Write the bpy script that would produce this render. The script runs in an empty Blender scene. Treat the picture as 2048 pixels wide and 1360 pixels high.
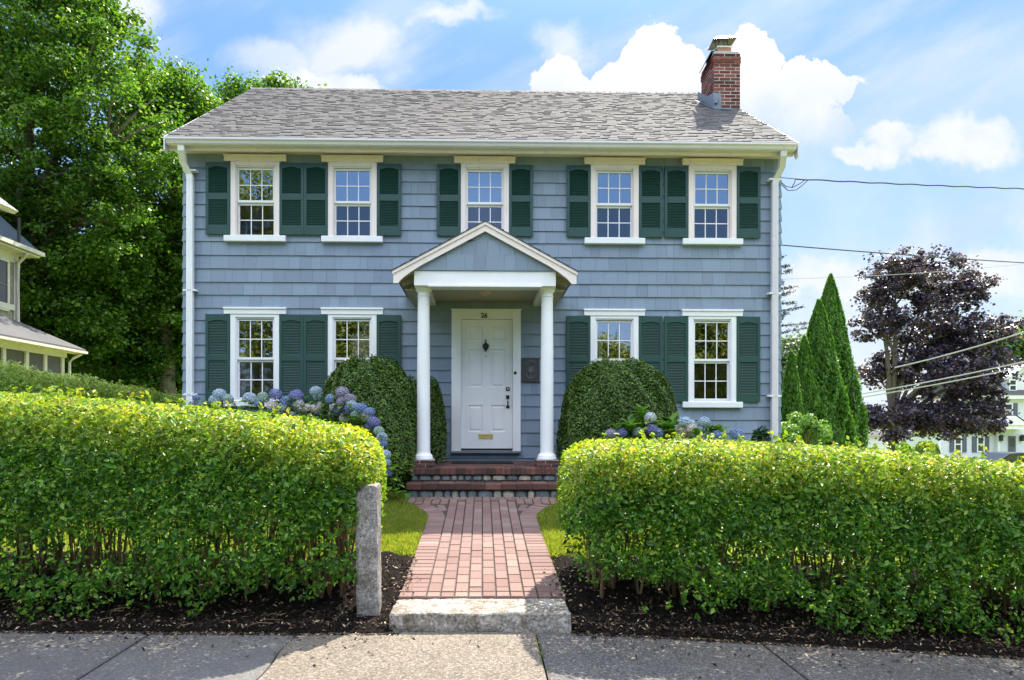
import bpy, math, random
import numpy as np
from math import sin, cos, pi, radians, sqrt, atan2, exp
from mathutils import Vector, Matrix, noise as mnoise
random.seed(7)
rng = np.random.default_rng(7)
scene = bpy.context.scene
COL = scene.collection

# ------------------------------------------------------------------ camera
FPX, TH, ROLL, SX, SY = 1330.0, radians(1.1), 0.0015, 0.01636, 0.083
CAM = Vector((0, 0, 1.43))
cam_d = bpy.data.cameras.new("camera"); cam = bpy.data.objects.new("camera", cam_d); COL.objects.link(cam)
cam_d.sensor_width = 36; cam_d.lens = 36 * FPX / 2048; cam_d.shift_x = SX; cam_d.shift_y = SY
cam_d.clip_start = 0.05; cam_d.clip_end = 3000
RM = Matrix.Rotation(-TH, 3, 'Z') @ Matrix.Rotation(pi / 2, 3, 'X') @ Matrix.Rotation(ROLL, 3, 'Z')
cam.matrix_world = Matrix.Translation(CAM) @ RM.to_4x4()
scene.camera = cam


def at(px, py, Y):
    """survey helper: the world point at depth Y that was read off at this place of the photo"""
    d = RM @ Vector(((px - 1024 + 2048 * SX) / FPX, -(py - 680 - 2048 * SY) / FPX, -1))
    return CAM + d * (Y / d.y)


# ------------------------------------------------------------------ sky, sun, exposure
SUN_EL, SUN_AZ = radians(54), radians(27.6)          # azimuth from +Y towards +X
world = bpy.data.worlds.new("World"); scene.world = world; world.use_nodes = True
wn = world.node_tree.nodes; wl = world.node_tree.links; wn.clear()


def wnode(t, **k):
    n = wn.new(t)
    for a, b in k.items(): setattr(n, a, b)
    return n


def wmath(op, a, b=None, c=None, clamp=False):
    n = wnode('ShaderNodeMath', operation=op, use_clamp=clamp)
    for i, v in enumerate((a, b, c)):
        if v is None: continue
        if isinstance(v, (int, float)): n.inputs[i].default_value = v
        else: wl.new(v, n.inputs[i])
    return n.outputs[0]


def build_world():
    out = wnode('ShaderNodeOutputWorld'); bg = wnode('ShaderNodeBackground')
    sky = wnode('ShaderNodeTexSky', sky_type='NISHITA', sun_disc=False, sun_elevation=SUN_EL, sun_rotation=SUN_AZ,
                air_density=1.0, dust_density=0.6, ozone_density=1.5)
    tc = wnode('ShaderNodeTexCoord'); sep = wnode('ShaderNodeSeparateXYZ'); wl.new(tc.outputs['Generated'], sep.inputs[0])
    X, Y, Z = sep.outputs
    yp = wmath('MAXIMUM', Y, 0.05)
    u = wmath('DIVIDE', X, yp); v = wmath('DIVIDE', Z, yp)
    comb = wnode('ShaderNodeCombineXYZ'); wl.new(u, comb.inputs[0]); wl.new(v, comb.inputs[1])

    def noise(scale, detail, rough=0.55, off=(0, 0, 0), sc=(1, 1, 1), src=None):
        m = wnode('ShaderNodeMapping'); m.inputs['Location'].default_value = off; m.inputs['Scale'].default_value = sc
        wl.new(src or comb.outputs[0], m.inputs[0])
        n = wnode('ShaderNodeTexNoise'); n.inputs['Scale'].default_value = scale; n.inputs['Detail'].default_value = detail
        n.inputs['Roughness'].default_value = rough; wl.new(m.outputs[0], n.inputs['Vector'])
        return n
    nA = noise(7, 6, 0.6); nB = noise(22, 5, 0.6, (3, 1, 0))
    nu = wmath('ADD', wmath('MULTIPLY', wmath('SUBTRACT', nA.outputs['Fac'], .5), .16), wmath('MULTIPLY', wmath('SUBTRACT', nB.outputs['Fac'], .5), .05))
    sepn = wnode('ShaderNodeSeparateColor'); wl.new(nA.outputs['Color'], sepn.inputs[0])
    nv = wmath('ADD', wmath('MULTIPLY', wmath('SUBTRACT', sepn.outputs[1], .5), .13), wmath('MULTIPLY', wmath('SUBTRACT', nB.outputs['Fac'], .5), .05))
    uu = wmath('ADD', u, nu); vv = wmath('ADD', v, nv)

    def blob(px, py, rx, ry):
        a = wmath('MULTIPLY', wmath('SUBTRACT', uu, (px - 965) / 1330.), 1330. / rx)
        b = wmath('MULTIPLY', wmath('SUBTRACT', vv, (850 - py) / 1330.), 1330. / ry)
        return wmath('SUBTRACT', 1, wmath('SQRT', wmath('ADD', wmath('MULTIPLY', a, a), wmath('MULTIPLY', b, b))))

    def mx(lst):
        r = lst[0]
        for l in lst[1:]: r = wmath('SMOOTH_MAX', r, l, .12)
        return r

    def ramp(x, a, b):
        n = wnode('ShaderNodeMapRange', interpolation_type='SMOOTHSTEP'); wl.new(x, n.inputs[0])
        n.inputs[1].default_value = a; n.inputs[2].default_value = b; return n.outputs[0]
    # hard edged cumulus by the chimney
    cum = mx([blob(1320, 140, 95, 100), blob(1255, 175, 80, 80), blob(1500, 130, 85, 100), blob(1420, 165, 90, 80), blob(1105, 190, 55, 85),
              blob(1190, 210, 110, 60), blob(1630, 180, 85, 65), blob(1560, 260, 170, 100), blob(1450, 260, 200, 90), blob(1100, 230, 60, 60)])
    hard = wmath('MULTIPLY', ramp(cum, .0, .10), wmath('ADD', wmath('MULTIPLY', ramp(wmath('ADD', v, nu), .36, .52), .85), .15))
    soft = mx([blob(640, 170, 110, 65), blob(730, 185, 60, 45), blob(1935, 282, 150, 72), blob(1790, 272, 80, 50), blob(1720, 300, 70, 34),
               blob(2010, 520, 100, 70), blob(1680, 560, 160, 70), blob(2160, 470, 120, 120), blob(1900, 560, 260, 50)])
    softm = wmath('MULTIPLY', ramp(soft, -.12, .55), wmath('ADD', .55, wmath('MULTIPLY', nB.outputs['Fac'], .8)), clamp=True)
    veil_n = noise(2.2, 6, .6, (5, 2, 0), (1, 2.2, 1))
    # stretched cirrus sheets, turned a little
    rot = wnode('ShaderNodeMapping'); rot.inputs['Rotation'].default_value = (0, 0, radians(-28)); wl.new(comb.outputs[0], rot.inputs[0])
    cir_n = noise(2.0, 7, .55, (1.3, 4.1, 0), (1, 3.6, 1), rot.outputs[0])
    low = ramp(v, .62, .12)
    right = ramp(u, -.15, .75)
    ub = wmath('SUBTRACT', v, wmath('MULTIPLY', wmath('SUBTRACT', u, .45), .55))
    sheet = wmath('MULTIPLY', ramp(ub, .50, .36), ramp(u, .35, .6))
    veil = wmath('ADD', wmath('MULTIPLY', ramp(cir_n.outputs['Fac'], .42, .72), .55), wmath('MULTIPLY', wmath('MULTIPLY', low, right), .28))
    veil = wmath('ADD', veil, wmath('MULTIPLY', sheet, wmath('ADD', .05, wmath('MULTIPLY', veil_n.outputs['Fac'], .55))))
    veil = wmath('ADD', veil, wmath('MULTIPLY', ramp(v, .30, .02), .35))
    wisp = mx([blob(700, 90, 170, 75), blob(900, 35, 110, 26), blob(240, 20, 90, 60), blob(1120, 90, 80, 70), blob(560, 120, 140, 60)])
    veil = wmath('ADD', veil, wmath('MULTIPLY', ramp(wisp, -.1, .8), .75), clamp=True)
    back = ramp(Y, .02, .12)
    cov = wmath('MAXIMUM', wmath('MAXIMUM', hard, wmath('MULTIPLY', softm, .95)), wmath('MULTIPLY', veil, .8))
    # the rest of the sky: cloud cover added to fill the shaded house front
    gen = noise(2.6, 6, .6, (0, 0, 0), (1, 1, 2.5), tc.outputs['Generated'])
    genc = wmath('MULTIPLY', wmath('ADD', wmath('MULTIPLY', ramp(gen.outputs['Fac'], .40, .62), .5), .5), ramp(Z, .34, .55))
    mixc = wnode('ShaderNodeMix', data_type='FLOAT'); wl.new(back, mixc.inputs[0]); wl.new(genc, mixc.inputs[2]); wl.new(cov, mixc.inputs[3])
    # cloud body: a little grey in its folds
    sh_n = noise(5, 4, .55, (7, 3, 0))
    shade = wmath('MULTIPLY', ramp(v, .60, .38), ramp(sh_n.outputs['Fac'], .28, .62))
    cc = wnode('ShaderNodeMix', data_type='RGBA'); wl.new(wmath('MULTIPLY', shade, wmath('SUBTRACT', 1, wmath('MULTIPLY', softm, .7))), cc.inputs[0])
    cc.inputs[6].default_value = (CLOUD * 1.0, CLOUD * 1.0, CLOUD * 1.01, 1); cc.inputs[7].default_value = (CLOUD * .62, CLOUD * .74, CLOUD * .90, 1)
    tint = wnode('ShaderNodeMix', data_type='RGBA', blend_type='MULTIPLY'); tint.inputs[0].default_value = 1
    wl.new(sky.outputs[0], tint.inputs[6]); tint.inputs[7].default_value = SKYTINT
    # colour gradient dims the lower sky to a soft blue, paler at the horizon
    gr = wnode('ShaderNodeValToRGB'); e = gr.color_ramp.elements; e.new(.5)
    for el, (p_, c_) in zip(e, ((.0, (1.15, 1.45, 1.85, 1)), (.28, (.62, 1.10, 1.95, 1)), (.62, (.30, .70, 1.75, 1)))): el.position = p_; el.color = tuple(x / 2 for x in c_[:3]) + (1,)
    wl.new(Z, gr.inputs[0]); g2 = wnode('ShaderNodeMix', data_type='RGBA', blend_type='MULTIPLY'); g2.inputs[0].default_value = 1; wl.new(gr.outputs[0], g2.inputs[6]); g2.inputs[7].default_value = (2, 2, 2, 1)
    hz = wnode('ShaderNodeMix', data_type='RGBA'); wl.new(wmath('MULTIPLY', ramp(Z, .85, .45), .88), hz.inputs[0]); wl.new(tint.outputs[2], hz.inputs[6]); wl.new(g2.outputs[2], hz.inputs[7])
    # clouds high up and behind are boosted, added fill light for the shaded facade
    bc = wnode('ShaderNodeMix', data_type='RGBA'); wl.new(wmath('MAXIMUM', ramp(Y, .05, -.1), ramp(Z, .6, .8)), bc.inputs[0]); wl.new(cc.outputs[2], bc.inputs[6]); bc.inputs[7].default_value = (7.6, 8.1, 9.2, 1)
    m = wnode('ShaderNodeMix', data_type='RGBA'); wl.new(mixc.outputs[0], m.inputs[0]); wl.new(hz.outputs[2], m.inputs[6]); wl.new(bc.outputs[2], m.inputs[7])
    wl.new(m.outputs[2], bg.inputs[0]); bg.inputs[1].default_value = SKYSTR
    wl.new(bg.outputs[0], out.inputs[0])


SKYSTR, CLOUD, SKYTINT = 0.15, 2.12, (.80, .90, 1.02, 1)
build_world()
sun_d = bpy.data.lights.new("sun", 'SUN'); sun = bpy.data.objects.new("sun", sun_d); COL.objects.link(sun)
sun_d.energy = 4.2; sun_d.angle = radians(0.5); sun_d.color = (1, .92, .78)
sdir = Vector((sin(SUN_AZ) * cos(SUN_EL), cos(SUN_AZ) * cos(SUN_EL), sin(SUN_EL)))
sun.rotation_euler = sdir.to_track_quat('Z', 'Y').to_euler()
sun.location = (20, 40, 60)
scene.view_settings.view_transform = 'Standard'; scene.view_settings.look = 'None'
scene.view_settings.exposure = 1.75; scene.view_settings.gamma = 1
scene.cycles.max_bounces = 8; scene.cycles.transparent_max_bounces = 12
scene.cycles.caustics_reflective = False; scene.cycles.caustics_refractive = False

# ------------------------------------------------------------------ materials


class Mat:
    def __init__(s, name):
        s.m = bpy.data.materials.new(name); s.m.use_nodes = True; s.t = s.m.node_tree; s.t.nodes.clear()
        s.out = s.n('ShaderNodeOutputMaterial'); s.b = s.n('ShaderNodeBsdfPrincipled'); s.l(s.b.outputs[0], s.out.inputs[0])

    def n(s, t, **k):
        x = s.t.nodes.new(t)
        for a, b in k.items(): setattr(x, a, b)
        return x

    def l(s, a, b): s.t.links.new(a, b)

    def noise(s, scale, detail=4, rough=.6, sc=None, coord='Object'):
        tc = s.n('ShaderNodeTexCoord'); src = tc.outputs[coord]
        if sc:
            mp = s.n('ShaderNodeMapping'); mp.inputs['Scale'].default_value = sc; s.l(src, mp.inputs[0]); src = mp.outputs[0]
        n = s.n('ShaderNodeTexNoise'); n.inputs['Scale'].default_value = scale; n.inputs['Detail'].default_value = detail
        n.inputs['Roughness'].default_value = rough; s.l(src, n.inputs['Vector']); return n.outputs['Fac']

    def ramp(s, fac, stops, interp='LINEAR'):
        r = s.n('ShaderNodeValToRGB'); r.color_ramp.interpolation = interp; e = r.color_ramp.elements
        while len(e) < len(stops): e.new(.5)
        for el, (p, c) in zip(e, stops): el.position = p; el.color = (*c, 1) if len(c) == 3 else c
        s.l(fac, r.inputs[0]); return r.outputs[0]

    def mix(s, fac, a, b, mode='MIX'):
        m = s.n('ShaderNodeMix', data_type='RGBA', blend_type=mode)
        for i, v in ((0, fac), (6, a), (7, b)):
            if isinstance(v, (int, float)): m.inputs[i].default_value = v
            elif isinstance(v, tuple): m.inputs[i].default_value = (*v, 1) if len(v) == 3 else v
            else: s.l(v, m.inputs[i])
        return m.outputs[2]

    def island(s): return s.n('ShaderNodeNewGeometry').outputs['Random Per Island']

    def bump(s, h, strength=.3, dist=.01):
        b = s.n('ShaderNodeBump'); b.inputs['Strength'].default_value = strength; b.inputs['Distance'].default_value = dist
        s.l(h, b.inputs['Height']); s.l(b.outputs[0], s.b.inputs['Normal']); return b.outputs[0]

    def col(s, c):
        if isinstance(c, tuple): s.b.inputs['Base Color'].default_value = (*c, 1)
        else: s.l(c, s.b.inputs['Base Color'])

    def rough(s, r, spec=.5):
        s.b.inputs['Roughness'].default_value = r; s.b.inputs['Specular IOR Level'].default_value = spec


def scl(c, k): return tuple(x * k for x in c)


def painted(name, c, rough=.5, var=.12, dirt=None, scale=3, bump=.15, isl=0.0):
    m = Mat(name); n = m.noise(scale, 5); k = m.ramp(n, [(.3, scl(c, 1 - var)), (.7, scl(c, 1 + var * .6))])
    if isl: k = m.mix(m.island(), m.mix(1.0, k, (1 - isl,) * 3, 'MULTIPLY'), m.mix(1.0, k, (1 + isl,) * 3, 'MULTIPLY'))
    if dirt:
        d = m.noise(9, 6, .7, (1, 1, .35)); f = m.ramp(d, [(.58, (0, 0, 0)), (.75, (1, 1, 1))]); k = m.mix(m.mix(.45, (0, 0, 0), f), k, dirt)
    m.col(k); m.rough(rough)
    if bump: m.bump(m.noise(60, 3), bump, .003)
    return m.m


def foliage(name, stops, tip=None, trans=.38, rough=.42, spec=.4):
    """leaf material: colour varies leaf by leaf; optional young growth through the 'tip' attribute"""
    m = Mat(name); k = m.ramp(m.island(), stops)
    n = m.noise(1.1, 3); k = m.mix(m.ramp(n, [(.35, (0, 0, 0)), (.65, (1, 1, 1))]), m.mix(1, k, (.78, .82, .8), 'MULTIPLY'), k)
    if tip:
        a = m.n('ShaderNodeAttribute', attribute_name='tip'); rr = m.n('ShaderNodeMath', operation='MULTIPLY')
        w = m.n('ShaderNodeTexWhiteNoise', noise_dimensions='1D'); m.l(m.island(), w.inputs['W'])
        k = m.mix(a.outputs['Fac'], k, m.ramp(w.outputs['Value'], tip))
    m.col(k); m.rough(rough, spec)
    tr = m.n('ShaderNodeBsdfTranslucent'); m.l(m.mix(1, k, (1.25, 1.25, .55), 'MULTIPLY'), tr.inputs[0])
    mx = m.n('ShaderNodeMixShader'); mx.inputs[0].default_value = trans
    m.l(m.b.outputs[0], mx.inputs[1]); m.l(tr.outputs[0], mx.inputs[2]); m.l(mx.outputs[0], m.out.inputs[0])
    return m.m


def glass_mat(name, fac, tint=(.6, .62, .62), rough=.0):
    m = Mat(name); g = m.n('ShaderNodeBsdfGlossy'); g.inputs['Roughness'].default_value = rough; g.inputs[0].default_value = (.86, .9, 1, 1)
    nn = m.noise(2.2, 2); b = m.n('ShaderNodeBump'); b.inputs['Strength'].default_value = .05; b.inputs['Distance'].default_value = .02
    m.l(nn, b.inputs['Height']); m.l(b.outputs[0], g.inputs['Normal'])
    t = m.n('ShaderNodeBsdfTransparent'); t.inputs[0].default_value = (*tint, 1)
    x = m.n('ShaderNodeMixShader'); x.inputs[0].default_value = fac
    m.l(t.outputs[0], x.inputs[1]); m.l(g.outputs[0], x.inputs[2]); m.l(x.outputs[0], m.out.inputs[0]); return m.m


def siding_mat():
    m = Mat('blue_cedar_shingle'); c = (.222, .280, .350)
    k = m.ramp(m.island(), [(0, scl(c, .90)), (.5, c), (1, scl(c, 1.10))])
    g = m.noise(9, 6, .7, (14, 14, .8)); k = m.mix(m.ramp(g, [(.35, (0, 0, 0)), (.7, (1, 1, 1))]), m.mix(1, k, (.90, .91, .92), 'MULTIPLY'), k)
    w = m.noise(16, 4, .7, (3.0, 3.0, .5)); k = m.mix(m.ramp(w, [(.70, (0, 0, 0)), (.80, (.5, .5, .5))]), k, (.45, .5, .58))
    big = m.noise(.6, 3); k = m.mix(m.ramp(big, [(.3, (0, 0, 0)), (.7, (1, 1, 1))]), m.mix(1, k, (.93, .94, .97), 'MULTIPLY'), k)
    m.col(k); m.rough(.62, .35); m.bump(g, .25, .004); return m.m


def roof_mat(name='asphalt_shingle', c=(.150, .138, .128)):
    m = Mat(name)
    k = m.ramp(m.island(), [(0, scl(c, .80)), (.2, scl(c, .95)), (.6, c), (1, scl(c, 1.09))])
    s = m.noise(70, 3, .7); k = m.mix(m.ramp(s, [(.35, (0, 0, 0)), (.65, (1, 1, 1))]), m.mix(1, k, (.72, .72, .72), 'MULTIPLY'), k)
    b = m.noise(.8, 4); k = m.mix(m.ramp(b, [(.35, (0, 0, 0)), (.7, (1, 1, 1))]), m.mix(1, k, (.86, .88, .92), 'MULTIPLY'), k)
    m.col(k); m.rough(.9, .2); m.bump(s, .4, .004); return m.m


def isl_mat(name, stops, speck=None, rough=.85, scale=45, bump=.4):
    m = Mat(name); k = m.ramp(m.island(), stops); s = m.noise(scale, 5, .7)
    k = m.mix(m.ramp(s, [(.36, (1, 1, 1)), (.62, (0, 0, 0))]), k, m.mix(1, k, speck or (.72, .7, .7), 'MULTIPLY'))
    m.col(k); m.rough(rough, .3); m.bump(s, bump, .004); return m.m


def granite_mat(name, c=(.33, .32, .31), scale=70):
    m = Mat(name); a = m.noise(scale, 6, .8); b = m.noise(scale * .35, 4, .7); d = m.noise(7, 6, .72)
    k = m.ramp(a, [(.34, scl(c, .18)), (.46, scl(c, .75)), (.54, scl(c, 1.1)), (.66, scl(c, 1.9))])
    k = m.mix(m.ramp(b, [(.35, (0, 0, 0)), (.6, (1, 1, 1))]), m.mix(1, k, (.72, .7, .68), 'MULTIPLY'), k)
    k = m.mix(m.ramp(d, [(.40, (0, 0, 0)), (.58, (1, 1, 1))]), m.mix(1, k, (.50, .46, .40), 'MULTIPLY'), k)
    m.col(k); m.rough(.8, .3); m.bump(b, .6, .008); return m.m


def sidewalk_mat(name='aggregate_concrete', tint=(.44, .425, .40), contrast=1):
    m = Mat(name); a = m.noise(95, 4, .75); v = m.n('ShaderNodeTexVoronoi'); v.inputs['Scale'].default_value = 78
    tc = m.n('ShaderNodeTexCoord'); m.l(tc.outputs['Object'], v.inputs['Vector'])
    sp = m.n('ShaderNodeSeparateColor'); m.l(v.outputs['Color'], sp.inputs[0])
    k = m.ramp(sp.outputs[0], [(0, (.12, .10, .085)), (.22, (.30, .265, .22)), (.6, (.44, .40, .34)), (.86, (.52, .48, .42)), (.96, (.62, .60, .56))])
    k = m.mix(m.ramp(v.outputs['Distance'], [(.25, (0, 0, 0)), (.75, (1, 1, 1))]), k, (.24, .22, .20))
    is_ = m.ramp(m.island(), [(0, (.88, .88, .9)), (1, (1.0, 1.0, 1.0))]); k = m.mix(1, k, is_, 'MULTIPLY'); k = m.mix(contrast, m.mix(1, (.40, .37, .34), (1, 1, 1), 'MULTIPLY'), k); k = m.mix(1, k, tint, 'MULTIPLY')
    b = m.noise(1.6, 5); k = m.mix(m.ramp(b, [(.35, (0, 0, 0)), (.65, (1, 1, 1))]), m.mix(1, k, (.80, .80, .80), 'MULTIPLY'), k)
    st = m.noise(9, 5, .7); k = m.mix(m.ramp(st, [(.66, (0, 0, 0)), (.76, (.6, .6, .6))]), k, (.12, .11, .10))
    m.col(k); m.rough(.9, .25); m.bump(a, .5, .006); return m.m


def mulch_mat():
    m = Mat('dark_mulch'); a = m.noise(55, 6, .8); k = m.ramp(a, [(.35, (.004, .003, .003)), (.55, (.014, .010, .008)), (.66, (.04, .026, .018)), (.80, (.16, .11, .08))])
    m.col(k); m.rough(.95, .1); m.bump(a, 1, .03); return m.m


def grass_ground():
    m = Mat('lawn_ground'); a = m.noise(30, 5, .7); b = m.noise(1.2, 4)
    k = m.ramp(a, [(.3, (.09, .12, .02)), (.5, (.20, .27, .04)), (.7, (.33, .38, .08))])
    k = m.mix(m.ramp(b, [(.35, (0, 0, 0)), (.65, (.7, .7, .7))]), k, (.22, .24, .07)); m.col(k); m.rough(.9, .2); m.bump(a, .7, .03); return m.m


M = {}
M['siding'] = siding_mat()
M['roof'] = roof_mat()
M['darkroof'] = roof_mat('dark_asphalt_shingle', (.10, .10, .11))
M['greyroof'] = roof_mat('blue_grey_asphalt_shingle', (.07, .095, .12))
M['paleroof'] = roof_mat('pale_asphalt_shingle', (.115, .112, .11))
M['white'] = painted('white_trim_paint', (.80, .80, .81), .45, .05)
M['cream'] = painted('weathered_white_paint', (.82, .715, .68), .5, .05, (.46, .36, .30))
M['gutter'] = painted('off_white_metal', (.66, .635, .66), .4, .06, (.40, .34, .29), 2)
M['door'] = painted('door_paint', (.84, .83, .85), .4, .04)
M['shutter'] = painted('dark_green_paint', (.015, .060, .049), .42, .12, None, 4)
M['soffit'] = painted('tan_soffit', (.42, .37, .28), .6, .1)
M['black'] = painted('black_iron', (.012, .011, .011), .4, .1)
M['brass'] = painted('polished_brass', (.72, .55, .28), .25, .1, None, 30)
bp = M['brass'].node_tree.nodes
for nd in bp:
    if nd.type == 'BSDF_PRINCIPLED': nd.inputs['Metallic'].default_value = .8
M['sill_grey'] = painted('grey_threshold', (.17, .2, .25), .6)
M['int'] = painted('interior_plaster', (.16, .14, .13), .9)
M['curtain'] = painted('curtain_cloth', (.62, .60, .62), .9, .1)
M['glass'] = glass_mat('window_glass', .44)
M['glass_low'] = glass_mat('window_glass_screened', .16, (.38, .37, .42), .03)
M['brick'] = isl_mat('chimney_brick', [(0, (.055, .022, .022)), (.3, (.12, .034, .030)), (.7, (.20, .052, .042)), (1, (.30, .11, .08))], (.6, .55, .55))
M['mortar'] = isl_mat('pale_mortar', [(0, (.55, .48, .44)), (1, (.6, .54, .5))])
M['tread'] = isl_mat('red_tread_brick', [(0, (.065, .036, .030)), (.4, (.11, .055, .044)), (.8, (.18, .075, .058)), (1, (.22, .13, .10))], (.55, .52, .5))
M['paver'] = isl_mat('rose_paver', [(0, (.165, .098, .084)), (.35, (.185, .113, .096)), (.7, (.20, .126, .106)), (.93, (.215, .145, .12)), (1, (.235, .175, .14))], (.80, .78, .78), .85, 60, .3)
M['sand'] = isl_mat('joint_sand', [(0, (.05, .04, .03)), (1, (.06, .05, .04))])
M['stone'] = isl_mat('fieldstone', [(0, (.13, .16, .165)), (.3, (.27, .30, .29)), (.6, (.17, .20, .23)), (.8, (.36, .36, .32)), (1, (.52, .47, .36))], (.5, .5, .5), .8, 18, .6)
M['smortar'] = isl_mat('dark_mortar', [(0, (.07, .07, .068)), (1, (.09, .09, .085))])
M['granite'] = granite_mat('granite')
M['granite_pale'] = granite_mat('pale_granite', (.34, .315, .28), 50)
M['sidewalk'] = sidewalk_mat('grey_concrete', (.34, .345, .36), .55); M['sidewalk_sunlit'] = sidewalk_mat('sunlit_beige_aggregate', (.52, .48, .42), 1.0); M['sidewalk_shaded'] = sidewalk_mat('shaded_aggregate', (.36, .36, .365), 1.0)  # one aggregate in two tones: sunlight and shade put into the slab colours
M['mulch'] = mulch_mat()
M['chip'] = isl_mat('mulch_chip', [(0, (.006, .004, .004)), (.5, (.03, .018, .012)), (.8, (.12, .075, .045)), (1, (.48, .38, .26))], None, .9)
M['ground'] = grass_ground()
M['asphalt'] = isl_mat('asphalt', [(0, (.05, .05, .05)), (1, (.055, .055, .055))], (.6, .6, .6), .9, 60)
M['grass'] = foliage('grass_blade', [(0, (.14, .20, .02)), (.4, (.25, .33, .03)), (.75, (.36, .41, .05)), (1, (.44, .38, .12))], None, .45, .5)
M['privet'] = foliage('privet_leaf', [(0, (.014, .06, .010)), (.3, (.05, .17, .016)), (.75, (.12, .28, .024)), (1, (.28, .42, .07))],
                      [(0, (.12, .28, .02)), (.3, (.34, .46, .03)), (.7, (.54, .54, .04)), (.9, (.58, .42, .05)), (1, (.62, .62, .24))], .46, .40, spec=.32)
M['privet_back'] = foliage('privet_leaf_back', [(0, (.08, .19, .02)), (.5, (.21, .36, .05)), (1, (.36, .46, .10))],
                           [(0, (.22, .32, .05)), (.5, (.34, .42, .09)), (1, (.46, .46, .12))], .40, .4)
M['boxwood'] = foliage('boxwood_leaf', [(0, (.025, .060, .008)), (.5, (.075, .145, .018)), (1, (.19, .29, .05))], None, .22, .38)
M['maple'] = foliage('maple_leaf', [(0, (.032, .09, .014)), (.4, (.066, .165, .020)), (.8, (.12, .24, .026)), (1, (.24, .34, .05))], None, .50, .45)
M['tree_far'] = foliage('distant_leaf', [(0, (.06, .13, .04)), (.5, (.11, .2, .06)), (1, (.2, .3, .1))], None, .4, .5)
M['street_leaf'] = foliage('street_tree_leaf', [(0, (.07, .11, .015)), (.5, (.15, .19, .025)), (1, (.26, .26, .04))], None, .4, .5)
M['purple'] = foliage('purple_leaf', [(0, (.03, .026, .055)), (.45, (.060, .048, .10)), (.85, (.10, .065, .11)), (1, (.24, .14, .17))], None, .34, .4)
M['thuja'] = foliage('arborvitae_spray', [(0, (.03, .11, .010)), (.5, (.075, .21, .014)), (1, (.17, .34, .03))], None, .42, .5)
M['spruce'] = foliage('spruce_needle', [(0, (.012, .03, .02)), (1, (.03, .07, .04))], None, .1, .5)
M['hyd_leaf'] = foliage('hydrangea_leaf', [(0, (.05, .15, .02)), (.5, (.10, .24, .03)), (.85, (.18, .33, .04)), (1, (.36, .42, .05))], None, .42, .4)
M['lime'] = foliage('lime_shrub_leaf', [(0, (.10, .24, .04)), (1, (.24, .40, .09))], None, .4, .4)
M['dark_leaf'] = foliage('holly_leaf', [(0, (.012, .05, .018)), (1, (.03, .10, .03))], None, .2, .25)
M['bark'] = isl_mat('grey_bark', [(0, (.14, .115, .095)), (1, (.20, .165, .14))], (.5, .48, .46), .9, 14, .8)
M['stem'] = isl_mat('privet_stem', [(0, (.12, .075, .04)), (.5, (.22, .145, .085)), (1, (.34, .24, .15))], (.6, .55, .5), .8, 40)
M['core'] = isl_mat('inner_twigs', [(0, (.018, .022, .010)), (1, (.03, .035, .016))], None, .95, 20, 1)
M['cable'] = painted('black_cable', (.02, .02, .022), .5)
M['cable_pale'] = painted('aluminium_cable', (.42, .42, .44), .45)
M['nb_wall'] = painted('olive_shingle', (.22, .20, .15), .8, .15, None, 8, .2, .15)
M['nb_trim'] = painted('aged_cream_trim', (.50, .47, .42), .6, .12, (.3, .26, .2))
M['screen'] = painted('porch_screen', (.075, .07, .075), .8, .15)
M['clap'] = painted('white_clapboard', (.66, .68, .72), .6, .05)
M['slate_shutter'] = painted('slate_grey_paint', (.09, .10, .14), .5)
M['lead'] = painted('lead_flashing', (.17, .20, .25), .45, .15, None, 12)
M['darklead'] = painted('dark_flashing', (.09, .12, .16), .6, .15)
M['clay'] = painted('clay_flue', (.42, .22, .15), .8)
M['metal'] = painted('galvanised_metal', (.05, .048, .045), .35, .2, (.18, .12, .08), 10)
for nd in M['metal'].node_tree.nodes:
    if nd.type == 'BSDF_PRINCIPLED': nd.inputs['Metallic'].default_value = .6
M['plaque'] = painted('slate_plaque', (.045, .045, .05), .5)
M['plaque_relief'] = painted('plaque_relief', (.22, .20, .20), .5)
M['mat'] = painted('doormat_bristle', (.010, .010, .012), .95)
M['carpaint'] = painted('dark_car_paint', (.015, .018, .025), .2, .05, None, 2, 0)
M['carglass'] = painted('car_glass', (.03, .035, .04), .05, .05, None, 2, 0)
M['rubber'] = painted('tyre_rubber', (.012, .012, .012), .8)
M['rim'] = painted('wheel_rim', (.35, .35, .36), .35)
M['pinkglass'] = painted('rosy_glass', (.55, .36, .33), .3)
flowers = {'blue': (.20, .27, .52), 'pale': (.42, .52, .68), 'violet': (.21, .21, .48), 'mauve': (.33, .29, .42), 'cream': (.70, .62, .58), 'white': (.62, .64, .72), 'green': (.32, .42, .36), 'pink': (.62, .46, .50)}
for k, c in flowers.items():
    M['fl_' + k] = foliage('hydrangea_' + k, [(0, scl(c, .7)), (.5, c), (1, tuple(min(.85, x * 1.25) for x in c))], None, .25, .6)


def lamp_mat():
    m = Mat('lit_bulb'); m.col((1, .8, .5)); m.b.inputs['Emission Color'].default_value = (1, .62, .25, 1); m.b.inputs['Emission Strength'].default_value = 5; return m.m


M['bulb'] = lamp_mat()

# ------------------------------------------------------------------ mesh helpers


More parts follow.
